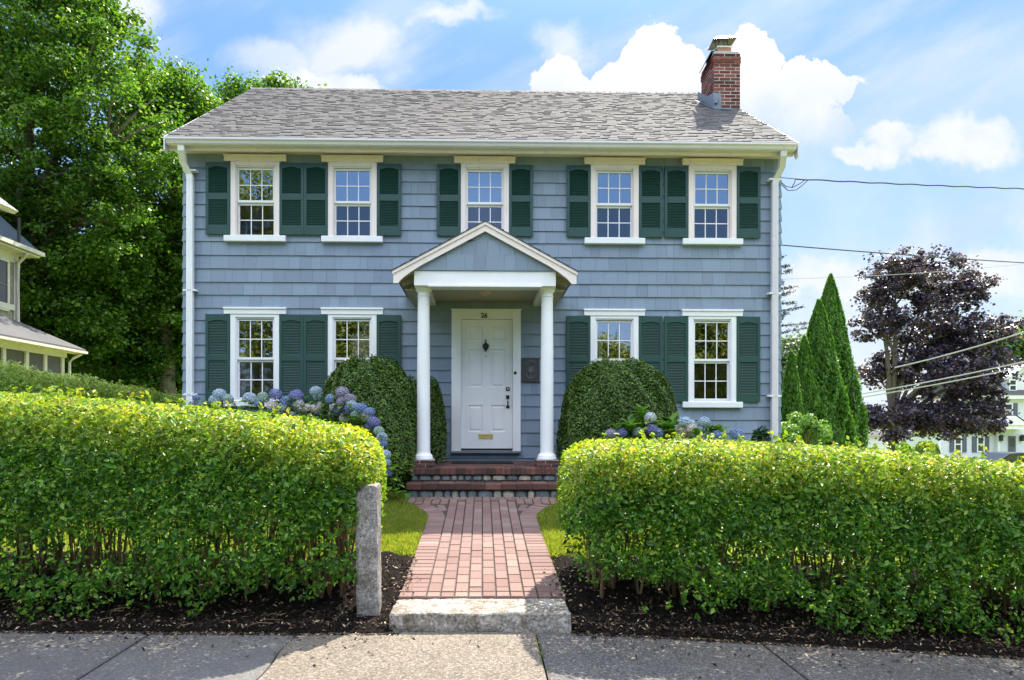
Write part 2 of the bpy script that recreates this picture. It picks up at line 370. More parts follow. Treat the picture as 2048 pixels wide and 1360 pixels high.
class MB:
    def __init__(s): s.v = []; s.f = []; s.mi = []

    def add(s, vs, fs, mi=0):
        o = len(s.v); s.v += [tuple(v) for v in vs]; s.f += [tuple(i + o for i in f) for f in fs]; s.mi += [mi] * len(fs); return s

    def box(s, x0, x1, y0, y1, z0, z1, mi=0):
        return s.add([(x0, y0, z0), (x1, y0, z0), (x1, y1, z0), (x0, y1, z0), (x0, y0, z1), (x1, y0, z1), (x1, y1, z1), (x0, y1, z1)],
                     [(0, 3, 2, 1), (4, 5, 6, 7), (0, 1, 5, 4), (1, 2, 6, 5), (2, 3, 7, 6), (3, 0, 4, 7)], mi)

    def bbox(s, x0, x1, y0, y1, z0, z1, b=.006, mi=0):
        """box with chamfered edges"""
        vs = []; 
        for z, k in ((z0, b), (z0 + b, 0), (z1 - b, 0), (z1, b)):
            vs += [(x0 + k, y0 + b + (k and 0) , z), (x0 + b, y0 + k, z), (x1 - b, y0 + k, z), (x1 - k, y0 + b, z), (x1 - k, y1 - b, z), (x1 - b, y1 - k, z), (x0 + b, y1 - k, z), (x0 + k, y1 - b, z)]
        fs = [tuple(range(7, -1, -1)), tuple(range(24, 32))]
        for r in range(3):
            for i in range(8):
                j = (i + 1) % 8; fs.append((r * 8 + i, r * 8 + j, r * 8 + 8 + j, r * 8 + 8 + i))
        return s.add(vs, fs, mi)

    def prism(s, poly, y0, y1, mi=0, axis='y'):
        """extrude a polygon given in the plane across the axis"""
        n = len(poly)
        P = {'y': lambda a, b, t: (a, t, b), 'x': lambda a, b, t: (t, a, b), 'z': lambda a, b, t: (a, b, t)}[axis]
        vs = [P(a, b, y0) for a, b in poly] + [P(a, b, y1) for a, b in poly]
        fs = [tuple(range(n)), tuple(range(2 * n - 1, n - 1, -1))] + [(i, i + n, (i + 1) % n + n, (i + 1) % n) for i in range(n)]
        return s.add(vs, fs, mi)

    def tube(s, pts, rad, seg=6, mi=0, cap=True):
        pts = [Vector(p) for p in pts]; n = len(pts); rad = rad if hasattr(rad, '__len__') else [rad] * n; vs = []; fs = []
        for i, p in enumerate(pts):
            t = (pts[min(i + 1, n - 1)] - pts[max(i - 1, 0)]).normalized()
            a = t.cross(Vector((0, 0, 1)));
            if a.length < .05: a = t.cross(Vector((0, 1, 0)))
            a.normalize(); b = t.cross(a)
            for k in range(seg):
                th = 2 * pi * k / seg; vs.append(p + (a * cos(th) + b * sin(th)) * rad[i])
        for i in range(n - 1):
            for k in range(seg):
                j = (k + 1) % seg; fs.append((i * seg + k, i * seg + j, (i + 1) * seg + j, (i + 1) * seg + k))
        if cap: fs += [tuple(range(seg - 1, -1, -1)), tuple(range((n - 1) * seg, n * seg))]
        return s.add(vs, fs, mi)

    def lathe(s, c, prof, seg=24, mi=0):
        """profile of (radius, z) turned round a vertical axis at c"""
        vs = []; fs = []
        for r, z in prof:
            for k in range(seg): th = 2 * pi * k / seg; vs.append((c[0] + r * cos(th), c[1] + r * sin(th), z))
        for i in range(len(prof) - 1):
            for k in range(seg):
                j = (k + 1) % seg; fs.append((i * seg + k, i * seg + j, (i + 1) * seg + j, (i + 1) * seg + k))
        fs += [tuple(range(seg - 1, -1, -1)), tuple(range((len(prof) - 1) * seg, len(prof) * seg))]
        return s.add(vs, fs, mi)

    def sphere(s, c, r, seg=10, rings=6, mi=0, jit=0):
        rx, ry, rz = r if hasattr(r, '__len__') else (r, r, r); vs = [(c[0], c[1], c[2] - rz)]; fs = []
        for i in range(1, rings):
            ph = -pi / 2 + pi * i / rings
            for k in range(seg):
                th = 2 * pi * k / seg; q = 1 + random.uniform(-jit, jit); vs.append((c[0] + rx * cos(ph) * cos(th) * q, c[1] + ry * cos(ph) * sin(th) * q, c[2] + rz * sin(ph) * q))
        vs.append((c[0], c[1], c[2] + rz)); t = len(vs) - 1
        for k in range(seg):
            j = (k + 1) % seg; fs.append((0, 1 + j, 1 + k)); fs.append((t, 1 + (rings - 2) * seg + k, 1 + (rings - 2) * seg + j))
            for i in range(rings - 2): a = 1 + i * seg; fs.append((a + k, a + j, a + seg + j, a + seg + k))
        return s.add(vs, fs, mi)


def wloc(o):
    v = Vector((0, 0, 0))
    while o: v += o.location; o = o.parent
    return v


def finish(name, me, parent):
    o = bpy.data.objects.new(name, me); COL.objects.link(o)
    if parent: o.parent = parent
    return o


def obj(name, mb, mats, parent=None, smooth=False, origin=None):
    me = bpy.data.meshes.new(name); off = wloc(parent) if parent else Vector(origin or (0, 0, 0))
    me.from_pydata([(v[0] - off.x, v[1] - off.y, v[2] - off.z) for v in mb.v], [], mb.f)
    mats = mats if isinstance(mats, (list, tuple)) else [mats]
    for m in mats: me.materials.append(M[m] if isinstance(m, str) else m)
    if len(mats) > 1: me.polygons.foreach_set('material_index', mb.mi)
    if smooth: me.polygons.foreach_set('use_smooth', [True] * len(me.polygons))
    me.update(); o = finish(name, me, parent)
    if not parent and origin: o.location = origin
    return o


def tag(o, label=None, cat=None, group=None, kind=None):
    if label: o['label'] = label
    if cat: o['category'] = cat
    if group: o['group'] = group
    if kind: o['kind'] = kind
    return o


def thing(name, loc, label, cat, group=None):
    o = bpy.data.objects.new(name, None); COL.objects.link(o); o.location = loc; o.empty_display_size = .3
    return tag(o, label, cat, group)


def copy_tree(o, parent=None):
    c = o.copy(); COL.objects.link(c)
    if parent: c.parent = parent
    for ch in list(o.children): copy_tree(ch, c)
    return c


def unit(a): return a / np.maximum(np.linalg.norm(a, axis=1, keepdims=True), 1e-9)


def leaves_mesh(name, P, N, size, mat, parent=None, tip=None, aspect=.5, fold=.22, dirs=None, origin=None, simple=False):
    """one small folded leaf at every point of P, facing about N"""
    n = len(P); off = np.array(wloc(parent) if parent else (origin or (0, 0, 0)), float)
    size = np.broadcast_to(np.asarray(size, float), (n,))[:, None]; N = unit(N)
    r = rng.normal(size=(n, 3)) if dirs is None else dirs
    T = unit(r - (r * N).sum(1, keepdims=True) * N); B = np.cross(N, T)
    L = size; W = size * aspect * .5; up = N * W * fold * 2
    if simple:
        V = np.stack([P - T * L * .5, P + B * W + up, P + T * L * .5, P - B * W + up], 1); k = 4
        F = np.array([0, 1, 2, 3]); nf = 1
    else:
        V = np.stack([P - T * L * .5, P + B * W * .85 - T * L * .18 + up, P + B * W * .8 + T * L * .15 + up, P + T * L * .5, P - B * W * .8 + T * L * .15 + up, P - B * W * .85 - T * L * .18 + up], 1); k = 6
        F = np.array([0, 1, 2, 3, 0, 3, 4, 5]); nf = 2
    V = (V - off).reshape(-1, 3).astype(np.float32)
    idx = (np.arange(n)[:, None] * k + F[None]).ravel().astype(np.int32)
    me = bpy.data.meshes.new(name); me.vertices.add(n * k); me.vertices.foreach_set('co', V.ravel())
    me.loops.add(len(idx)); me.loops.foreach_set('vertex_index', idx)
    me.polygons.add(n * nf); me.polygons.foreach_set('loop_start', np.arange(0, len(idx), 4, dtype=np.int32)); me.polygons.foreach_set('loop_total', np.full(n * nf, 4, np.int32))
    if tip is not None:
        a = me.attributes.new('tip', 'FLOAT', 'POINT'); a.data.foreach_set('value', np.repeat(tip, k).astype(np.float32))
    me.materials.append(M[mat]); me.update(); me.validate()
    o = finish(name, me, parent)
    if not parent and origin: o.location = origin
    return o


# ------------------------------------------------------------------ ground
def sm(t): t = min(1, max(0, t)); return t * t * (3 - 2 * t)


def zfront(x): return .035 - .062 * min(14, max(0, x - .7)) + .012 * min(10, max(0, -x - 1))


def zyard(x):
    z = .50
    if x > 5.2: z -= .10 * (min(x, 26) - 5.2)
    if x < -6: z += .06 * (min(-x, 20) - 6)
    return z


def g(x, y):
    """height of the soil"""
    if y <= 4.45: return zfront(x)
    t = (y - 4.45) / (8.6 - 4.45)
    t2 = .115 * sm((y - 4.60) / .55)
    a = zfront(x) + t2; b = zyard(x)
    return a + (b - a) * (min(1, max(0, (y - 4.9) / 3.7)) if y > 4.9 else 0)


def path_z(y): return .182 + (.505 - .182) * (y - 4.92) / (8.55 - 4.92)


def ground():
    xs = sorted(set([-600, -300, -150, -80, -50, -30, -20] + [round(-14 + .5 * i, 3) for i in range(57)] + [16, 18, 20, 26, 32, 40, 50, 80, 150, 300, 600]))
    ys = sorted(set([-600, -200, -100, -50, -30, -20, -12, -9.3, -9.2, -9.1, -4, 0, 1.0, 1.08, 2.3, 4.41, 4.46, 4.6, 4.75, 4.9] + [round(5.2 + .3 * i, 3) for i in range(18)] + [11, 12, 14, 17, 20, 25, 30, 40, 50, 60, 80, 120, 200, 400, 900]))
    mb = MB(); vs = []
    for y in ys:
        for x in xs:
            if y <= -9.2: z = zfront(x) - .02
            elif y < 1.05: z = zfront(x) - .26
            elif y <= 4.42: z = zfront(x) - .08
            else:
                z = g(x, y)
                if -.72 < x < .72 and y < 8.8: z -= .07
            vs.append((x, y, z))
    nx = len(xs); fs = [(j * nx + i, j * nx + i + 1, (j + 1) * nx + i + 1, (j + 1) * nx + i) for j in range(len(ys) - 1) for i in range(nx - 1)]
    mb.add(vs, fs); tag(obj('ground', mb, 'ground', smooth=True), kind='structure')
    # sidewalk slabs with open joints
    mb = MB(); joints = [-12, -10.4, -8.8, -7.2, -5.6, -3.95, -2.19, -1.235, .36, 1.88, 3.3, 4.8, 6.3, 7.8, 9.3, 10.8]
    for a, b in zip(joints[:-1], joints[1:]):
        e = random.uniform(-.004, .004); n = 14
        P = []
        for k in range(n + 1):
            yy = 1.9 + (4.46 - 1.9) * k / n
            wob = .012 * sin(yy * 9 + a) if abs(a + 1.235) < .01 else 0
            wob2 = .012 * sin(yy * 9 + b) if abs(b + 1.235) < .01 else 0
            P.append((a + .006 + wob, b - .006 + wob2, yy))
        vs = []; fs = []
        for x0, x1, yy in P: vs += [(x0, yy, zfront(x0) + e), (x0 + .012, yy, zfront(x0) + e + .006), ((x0 + x1) / 2, yy, zfront((x0 + x1) / 2) + e + .006), (x1 - .012, yy, zfront(x1) + e + .006), (x1, yy, zfront(x1) + e), (x1, yy, zfront(x1) - .1), (x0, yy, zfront(x0) - .1)]
        for k in range(n):
            for i in range(7): j = (i + 1) % 7; fs.append((k * 7 + i, k * 7 + j, k * 7 + 7 + j, k * 7 + 7 + i))
        fs += [tuple(range(6, -1, -1)), tuple(range(n * 7, n * 7 + 7))]
        mb.add(vs, fs, 1 if abs(a + 1.235) < .01 else (2 if a > .3 else 0))  # middle slab takes the painted sunlit tone, slabs to its right the shaded one
    tag(obj('sidewalk', mb, ['sidewalk', 'sidewalk_sunlit', 'sidewalk_shaded']), kind='structure')
    mb = MB(); X = [-120, -40, -12, .7, 4, 8, 14.7, 40, 120]
    for a, b in zip(X[:-1], X[1:]):
        mb.add([(a, -9.1, zfront(a) - .15), (b, -9.1, zfront(b) - .15), (b, 1.1, zfront(b) - .15), (a, 1.1, zfront(a) - .15)], [(0, 1, 2, 3)])
    tag(obj('road', mb, 'asphalt'), kind='structure')
    mb = MB()
    for y0 in (1.1, -9.22):
        for k in range(-16, 16):
            a, b = k * 1.5, k * 1.5 + 1.49
            mb.add([(a, y0, zfront(a) - .3), (b, y0, zfront(b) - .3), (b, y0 + .13, zfront(b) - .3), (a, y0 + .13, zfront(a) - .3), (a, y0, zfront(a)), (b, y0, zfront(b)), (b, y0 + .13, zfront(b)), (a, y0 + .13, zfront(a))],
                   [(0, 3, 2, 1), (4, 5, 6, 7), (0, 1, 5, 4), (1, 2, 6, 5), (2, 3, 7, 6), (3, 0, 4, 7)])
    tag(obj('kerb', mb, 'granite'), kind='structure')
    # planting beds
    mb = MB()

    def bed(x0, x1, y0, y1, nx, ny, base=g, edge=.07, lift=.012):
        vs = []
        for j in range(ny + 1):
            for i in range(nx + 1):
                x = x0 + (x1 - x0) * i / nx; y = y0 + (y1 - y0) * j / ny
                if j == ny: y += .12 * mnoise.noise((x * 2.2, 1, 0))
                if j == 0 and y0 < 5: y += .03 * mnoise.noise((x * 3, 5, 0)) - .01
                bmp = .03 * (mnoise.noise((x * 7, y * 7, 0)) + .6) + .014 * (mnoise.noise((x * 25, y * 25, 3)) + .5)
                if j in (0, ny): bmp *= .1
                if i in (0, nx): bmp *= .4
                vs.append((x, y, base(x, y) + lift + max(0, bmp)))
        fs = [(j * (nx + 1) + i, j * (nx + 1) + i + 1, (j + 1) * (nx + 1) + i + 1, (j + 1) * (nx + 1) + i) for j in range(ny) for i in range(nx)]
        mb.add(vs, fs)
    bed(-8, -.60, 4.46, 6.0, 150, 34); bed(.62, 9, 4.46, 6.0, 170, 34)
    bed(-5.2, -.97, 8.75, 10.6, 60, 20); bed(.98, 5.4, 8.75, 10.6, 60, 20)
    tag(obj('mulch_bed', mb, 'mulch', smooth=True), kind='structure')
    # loose chips on and around the beds
    n = 34000; x = np.where(rng.random(n) < .5, rng.uniform(-6, -.55, n), rng.uniform(.6, 6, n)); y = 4.40 + 1.5 * rng.random(n) ** 1.5
    keep = rng.random(n) > .0
    z = np.array([g(a, max(b, 4.46)) for a, b in zip(x, y)]) + np.where(y < 4.46, .008, rng.uniform(.02, .055, n))
    P = np.stack([x, y, z], 1)
    # a few strays on the sidewalk and the path
    m2 = 900; xs2 = rng.normal(0, 3.4, m2); ys2 = 4.46 - np.abs(rng.normal(0, .22, m2)); ok = (np.abs(xs2) > .7) | (rng.random(m2) < .15)
    Q = np.stack([xs2, ys2, np.array([zfront(a) for a in xs2]) + .012], 1)[ok]
    m3 = 160; xs3 = np.where(rng.random(m3) < .5, -.62, .6) + rng.normal(0, .06, m3); ys3 = rng.uniform(4.55, 5.6, m3)
    Q2 = np.stack([xs3, ys3, np.array([max(path_z(v), .18) for v in ys3]) + .008], 1)
    P = np.concatenate([P, Q, Q2]); N = rng.normal(size=P.shape) * .5 + np.array([0, 0, 1])
    tag(leaves_mesh('mulch_chips', P, N, rng.uniform(.012, .045, len(P)), 'chip', aspect=.35, fold=.3, simple=True), 'dark bark chips and litter scattered over the planting beds', 'mulch', kind='stuff')


ground()


def path():
    """brick walk: running bond field, soldier edges, flare before the steps"""
    mb = MB(); z0 = path_z

    def brick(cx, cy, w, l, rot=0.0):
        j = .0045; w2, l2 = w / 2 - j, l / 2 - j; dz = random.uniform(-.002, .002); r = rot + random.uniform(-.008, .008)
        cs, sn = cos(r), sin(r); vs = []
        for lv, ins in ((-.05, 0), (-.006, 0), (0, .004)):
            for sx, sy in ((-1, -1), (1, -1), (1, 1), (-1, 1)):
                a, b = sx * (w2 - ins), sy * (l2 - ins); x = cx + a * cs - b * sn; y = cy + a * sn + b * cs
                vs.append((x, y, z0(y) + lv + dz))
        fs = [(8, 9, 10, 11)]
        for k in (0, 4):
            for i in range(4): q = (i + 1) % 4; fs.append((k + i, k + q, k + 4 + q, k + 4 + i))
        mb.add(vs, fs)
    xc = .0; W = .1025
    for i in range(-6, 6):
        x = xc + (i + .5) * W
        if abs(x - xc) < .6: brick(x, 4.915, W, .105)
    for c in range(8):
        x = xc + (c - 3.5) * W; y = 4.97
        off = .1 if c % 2 else .2
        y2 = y + off
        brick(x, y + off / 2, W, off)
        while y2 < 8.2: brick(x, y2 + .1, W, .2); y2 += .2
    y = 5.02
    while y < 8.0:
        for s in (-1, 1):
            ex = 0; rot = 0
            if y > 7.35: t = (y - 7.35) / .7; ex = .24 * t * t; rot = -s * .75 * t
            if ex == 0: brick(xc + s * (4 * W + .1), y, .2, W)
            else:
                brick(xc + s * (4 * W + .1 + ex), y + ex * .3, .2, W, rot)
                if ex > .07: brick(xc + s * (4 * W + .02 + ex * .35), y + .03, .1, W, 0)
        y += W
    for i in range(-10, 10):
        x = xc + (i + .5) * W * .93; brick(x, 8.5, W * .93, .1)
    for r in range(3):
        for i in range(-9, 9):
            x = xc + (i + .5) * .105
            if abs(x) > .42 or r == 2: brick(x, 8.2 + r * .1, .103, .1)
    # sand bed under the joints
    mb2 = [(-.6, 4.87), (.6, 4.87), (.6, 7.5), (.78, 7.95), (.93, 8.6), (-.93, 8.6), (-.78, 7.95), (-.6, 7.5)]
    o = len(mb.v); mb.add([(x, y, z0(y) - .014) for x, y in mb2], [tuple(range(8))], 1)
    tag(obj('path', mb, ['paver', 'sand']), kind='structure')


path()

# ------------------------------------------------------------------ grass
def lawn():
    n = 150000; x = np.concatenate([rng.uniform(-1.9, -.58, n // 4), rng.uniform(.58, 1.7, n // 4), rng.uniform(-5.6, 5.4, n // 2)]); y = np.concatenate([rng.uniform(5.85, 8.75, n // 2), rng.uniform(5.9, 8.8, n // 2)])
    flare = .60 + .33 * np.clip((y - 7.35) / .8, 0, 1) ** 1.3
    ok = np.abs(x) > flare + rng.random(len(x)) * .02; x = x[ok]; y = y[ok]
    y += .1 * np.sin(x * 5) * (y < 6.3)
    z = np.array([g(a, b) for a, b in zip(x, y)]); m = len(x); h = rng.uniform(.03, .075, m); th = rng.uniform(0, 2 * pi, m); w = .0035
    lean = rng.normal(0, .35, (m, 2)) * h[:, None]
    b = np.stack([x, y, z], 1); dx = np.stack([np.cos(th) * w, np.sin(th) * w, 0 * th], 1)
    mid = b + np.stack([lean[:, 0] * .35, lean[:, 1] * .35, h * .6], 1); tp = b + np.stack([lean[:, 0], lean[:, 1], h], 1)
    V = np.stack([b - dx, b + dx, mid + dx * .8, tp, mid - dx * .8], 1).reshape(-1, 3).astype(np.float32)
    me = bpy.data.meshes.new('grass'); me.vertices.add(m * 5); me.vertices.foreach_set('co', V.ravel())
    idx = (np.arange(m)[:, None] * 5 + np.arange(5)[None]).ravel().astype(np.int32); me.loops.add(m * 5); me.loops.foreach_set('vertex_index', idx)
    me.polygons.add(m); me.polygons.foreach_set('loop_start', np.arange(0, m * 5, 5, dtype=np.int32)); me.polygons.foreach_set('loop_total', np.full(m, 5, np.int32))
    me.materials.append(M['grass']); me.update(); tag(finish('grass', me, None), 'short sunlit lawn grass on both sides of the brick path', 'grass', kind='stuff')


lawn()

# ------------------------------------------------------------------ blue house
WY = 10.64
house = thing('colonial_house', (0, WY, .5), 'two-storey blue shingled colonial house with dark green shutters and white portico', 'house')
HX0, HX1, HB = -4.74, 4.80, 17.56
UW = [-3.60, -2.07, .031, 2.107, 3.682]; LW = [-3.60, -2.07, 2.107, 3.682]
EAVE_Y, EAVE_Z, RIDGE_Y, RIDGE_Z = 10.27, 5.83, 14.1, 8.50
SL = (RIDGE_Z - EAVE_Z) / (RIDGE_Y - EAVE_Y)
openings = [(c - .30, c + .30, 4.42, 5.50) for c in UW] + [(c - .30, c + .30, 1.83, 3.10) for c in LW] + [(-.40, .52, 1.0, 3.16)]


def subtract(rects, h):
    out = []
    for (a, b, c, d) in rects:
        x0, x1, z0, z1 = h
        if b <= x0 or a >= x1 or d <= z0 or c >= z1: out.append((a, b, c, d)); continue
        if c < z0: out.append((a, b, c, z0))
        if d > z1: out.append((a, b, z1, d))
        lo, hi = max(c, z0), min(d, z1)
        if a < x0: out.append((a, x0, lo, hi))
        if b > x1: out.append((x1, b, lo, hi))
    return out


rows = [5.72, 5.501, 5.308, 5.116, 4.921, 4.727, 4.534, 4.337, 4.119, 3.905, 3.692, 3.487, 3.279, 3.083, 2.888, 2.695, 2.504, 2.304, 2.114, 1.92, 1.73, 1.517, 1.307, 1.10, .90, .70, .52]


def siding_front():
    mb = MB()
    for zt, zb in zip(rows[:-1], rows[1:]):
        x = HX0
        while x < HX1:
            w = random.choice([.10, .14, .17, .2, .24, .28]) + random.uniform(0, .03); x1 = min(HX1, x + w)
            if HX1 - x1 < .05: x1 = HX1
            rs = [(x + .0012, x1 - .0012, zb + random.uniform(-.001, .001), zt)]
            for h in openings: rs = subtract(rs, h)
            for (a, b, c, d) in rs:
                if b - a < .004: continue
                f = lambda z: WY - .022 + (z - zb) / (zt - zb) * .018
                jj = random.uniform(0, .0025)
                mb.add([(a, f(c) - jj, c), (b, f(c) - jj, c), (b, f(d) - jj, d), (a, f(d) - jj, d), (a, WY, c), (b, WY, c), (b, WY, d), (a, WY, d)],
                       [(0, 1, 2, 3), (0, 4, 5, 1), (3, 2, 6, 7), (0, 3, 7, 4), (1, 5, 6, 2)])
            x = x1
    # sheathing behind, with the window holes
    rs = [(HX0 + .002, HX1 - .002, .4, 5.74)]
    for h in openings: rs = subtract(rs, h)
    for (a, b, c, d) in rs: mb.box(a, b, WY + .001, WY + .12, c, d)
    obj('wall', mb, 'siding', house)


siding_front()


def siding_side(X, s):
    mb = MB()

    def zlim(y):
        return EAVE_Z + SL * min(y - EAVE_Y, (2 * RIDGE_Y - EAVE_Y) - y) - .12
    allrows = [8.45 - .2 * i for i in range(13)]; allrows = [r for r in allrows if r > 5.8] + rows
    for zt, zb in zip(allrows[:-1], allrows[1:]):
        y = WY
        while y < HB:
            w = random.uniform(.12, .3); y1 = min(HB, y + w); ym = (y + y1) / 2; top = min(zt, zlim(ym))
            if top > zb + .01:
                xb = X + s * .030; xt = X + s * .008
                mb.add([(xb, y + .0012, zb), (xb, y1 - .0012, zb), (xt, y1 - .0012, top), (xt, y + .0012, top), (X, y, zb), (X, y1, zb), (X, y1, top), (X, y, top)],
                       [(0, 1, 2, 3), (0, 4, 5, 1), (3, 2, 6, 7), (0, 3, 7, 4), (1, 5, 6, 2)])
            y = y1
    yb = 2 * RIDGE_Y - EAVE_Y
    mb.prism([(WY + .121, .4), (HB - .121, .4), (HB - .121, 5.74), (RIDGE_Y, RIDGE_Z - .16), (WY + .121, 5.74)], X, X - s * .12, axis='x')
    obj('wall', mb, 'siding', house)


siding_side(HX0, -1); siding_side(HX1, 1)
mb = MB(); mb.box(HX0, HX1, HB - .12, HB, .4, 5.74); obj('wall', mb, 'siding', house)
mb = MB(); mb.box(HX0 + .13, HX1 - .13, WY + .13, HB - .13, .86, .9); mb.box(HX0 + .13, HX1 - .13, WY + .13, HB - .13, 3.55, 3.75); mb.box(HX0 + .13, HX1 - .13, WY + .13, HB - .13, 5.76, 5.8)
mb.box(-1.2, -1.1, WY + .13, HB - .13, .9, 3.55); mb.box(1.2, 1.3, WY + .13, HB - .13, .9, 3.55); mb.box(HX0 + .13, HX1 - .13, 14.2, 14.3, .9, 3.55)
mb.box(-1.2, -1.1, WY + .13, HB - .13, 3.75, 5.76); mb.box(1.2, 1.3, WY + .13, HB - .13, 3.75, 5.76); mb.box(HX0 + .13, HX1 - .13, 14.2, 14.3, 3.75, 5.76)
obj('interior_partition', mb, 'int', house)


def roof(x0, x1, ey, ez, ry, rz, mat, parent, expo=.112, tab=.17, th=.024):
    mb = MB(); L = sqrt((ry - ey) ** 2 + (rz - ez) ** 2)
    for side in (1, -1):
        n = int(L / expo)
        for i in range(n + 1):
            d0 = i * expo; d1 = min(L, d0 + expo + .02)
            if d0 >= L: break
            x = x0 - (i % 2) * tab / 2 - random.uniform(0, tab * .3)
            while x < x1:
                w = tab * random.choice([.45, .6, .8, 1.0]); a = max(x, x0); b = min(x + w, x1); x += w
                if b - a < .01: continue
                lift = random.choice([.0, .0, .006, .012])
                def pt(d, up, xx):
                    t = d / L; y = ey + (ry - ey) * t; z = ez + (rz - ez) * t
                    if side < 0: y = 2 * ry - y
                    return (xx, y, z + up)
                dd0 = d0 - random.uniform(0, .004)
                mb.add([pt(dd0, th * .75 + lift, a + .001), pt(dd0, th * .75 + lift, b - .001), pt(d1, th * .35 + lift * .2, b - .001), pt(d1, th * .35 + lift * .2, a + .001), pt(dd0, 0, a), pt(dd0, 0, b)],
                       [(0, 1, 2, 3), (4, 5, 1, 0), (4, 0, 3), (5, 2, 1)] if side > 0 else [(3, 2, 1, 0), (0, 1, 5, 4), (3, 0, 4), (1, 2, 5)])
    # deck
    mb.prism([(ey + .01, ez - .035), (ey + .01, ez), (ry, rz), (2 * ry - ey - .01, ez), (2 * ry - ey - .01, ez - .035), (ry, rz - .045)], x0 + .003, x1 - .003, axis='x')
    x = x0
    while x < x1:   # ridge caps
        b = min(x + .14, x1); q = random.uniform(0, .004)
        mb.add([(x, ry - .13, rz + .022 - .13 * abs((rz - ez) / (ry - ey))), (x, ry, rz + .032 + q), (x, ry + .13, rz + .022 - .13 * abs((rz - ez) / (ry - ey))), (b + .02, ry - .13, rz + .014 - .13 * abs((rz - ez) / (ry - ey))), (b + .02, ry, rz + .024), (b + .02, ry + .13, rz + .014 - .13 * abs((rz - ez) / (ry - ey)))],
               [(0, 3, 4, 1), (1, 4, 5, 2), (0, 1, 2)]); x = b
    return obj('roof', mb, mat, parent)


RX0, RX1 = -4.86, 4.90
rf = roof(RX0, RX1, EAVE_Y, EAVE_Z, RIDGE_Y, RIDGE_Z, 'roof', house)


def eave_trim():
    # K-profile gutter front and back
    mb = MB(); prof = [(10.235, 5.715), (10.25, 5.71), (10.36, 5.71), (10.36, 5.805), (10.352, 5.805), (10.352, 5.722), (10.26, 5.722), (10.243, 5.735), (10.232, 5.765), (10.212, 5.785), (10.212, 5.806), (10.222, 5.806), (10.222, 5.812), (10.200, 5.812), (10.200, 5.78), (10.222, 5.758)]
    prof = [(10.36, 5.805), (10.36, 5.71), (10.26, 5.71), (10.238, 5.728), (10.226, 5.760), (10.203, 5.782), (10.203, 5.812), (10.215, 5.812), (10.215, 5.79), (10.245, 5.76), (10.25, 5.74), (10.345, 5.73), (10.345, 5.805)]
    mb.prism(prof, RX0 + .03, RX1 - .03, axis='x')
    for x in (RX0 + .03, RX1 - .033): mb.prism([(10.345, 5.805), (10.345, 5.73), (10.25, 5.74), (10.245, 5.76), (10.215, 5.79), (10.215, 5.805)], x, x + .003, axis='x')
    obj('gutter', mb, 'gutter', house)
    mb = MB(); mb.box(RX0 + .02, RX1 - .02, 10.362, 10.40, 5.665, 5.80); mb.box(RX0 + .02, RX1 - .02, 10.395, WY - .001, 5.724, 5.745)
    obj('fascia', mb, 'cream', house)
    for x0, x1 in ((RX0 - .018, RX0 + .002), (RX1 - .002, RX1 + .018)):
        mb = MB(); yb = 2 * RIDGE_Y - EAVE_Y
        mb.prism([(EAVE_Y - .02, EAVE_Z + .0), (EAVE_Y - .02, EAVE_Z - .20), (EAVE_Y + .07, EAVE_Z - .23), (EAVE_Y + .13, EAVE_Z - .12), (RIDGE_Y, RIDGE_Z - .20), (yb - .13, EAVE_Z - .12), (yb, EAVE_Z - .22), (yb, EAVE_Z), (RIDGE_Y, RIDGE_Z - .002)], x0, x1, axis='x')
        obj('rake_board', mb, 'gutter', house)


eave_trim()


def downspout(px, s):
    mb = MB(); yb = WY - .09
    x = at(px, 500, yb).x; w, d = .048, .036; top = at({-1: 363, 1: 1566}[s], 305, 10.3)
    pts = [(top.x, 10.30, 5.71), (top.x, 10.31, 5.63), (x - s * .01 if False else x + s * .10 * .6, 10.44, 5.50), (x + s * .01, yb, 5.36), (x, yb, 5.30), (x, yb, .6)]
    vs = []; fs = []
    for (a, b, c) in pts: vs += [(a - w, b - d, c), (a + w, b - d, c), (a + w, b + d, c), (a - w, b + d, c)]
    for i in range(len(pts) - 1):
        for k in range(4): j = (k + 1) % 4; fs.append((i * 4 + k, i * 4 + j, i * 4 + 4 + j, i * 4 + 4 + k))
    mb.add(vs, fs)
    for xx in (-.024, 0, .024): mb.box(x + xx - .004, x + xx + .004, yb - d - .004, yb - d + .001, .6, 5.28)
    o = obj('downspout', mb, 'gutter' if s > 0 else 'white', house)
    for z in (5.42 if s < 0 else 5.36, 3.54, 1.9):
        b = MB(); b.box(x - .10, x + .10, yb - .04, yb + .064, z - .012, z + .012)
        for q in (-1, 1): b.sphere((x + q * .085, yb + .02, z), .022, 8, 5)
        obj('bracket', b, 'white', o)


downspout(380.5, -1); downspout(1549, 1)


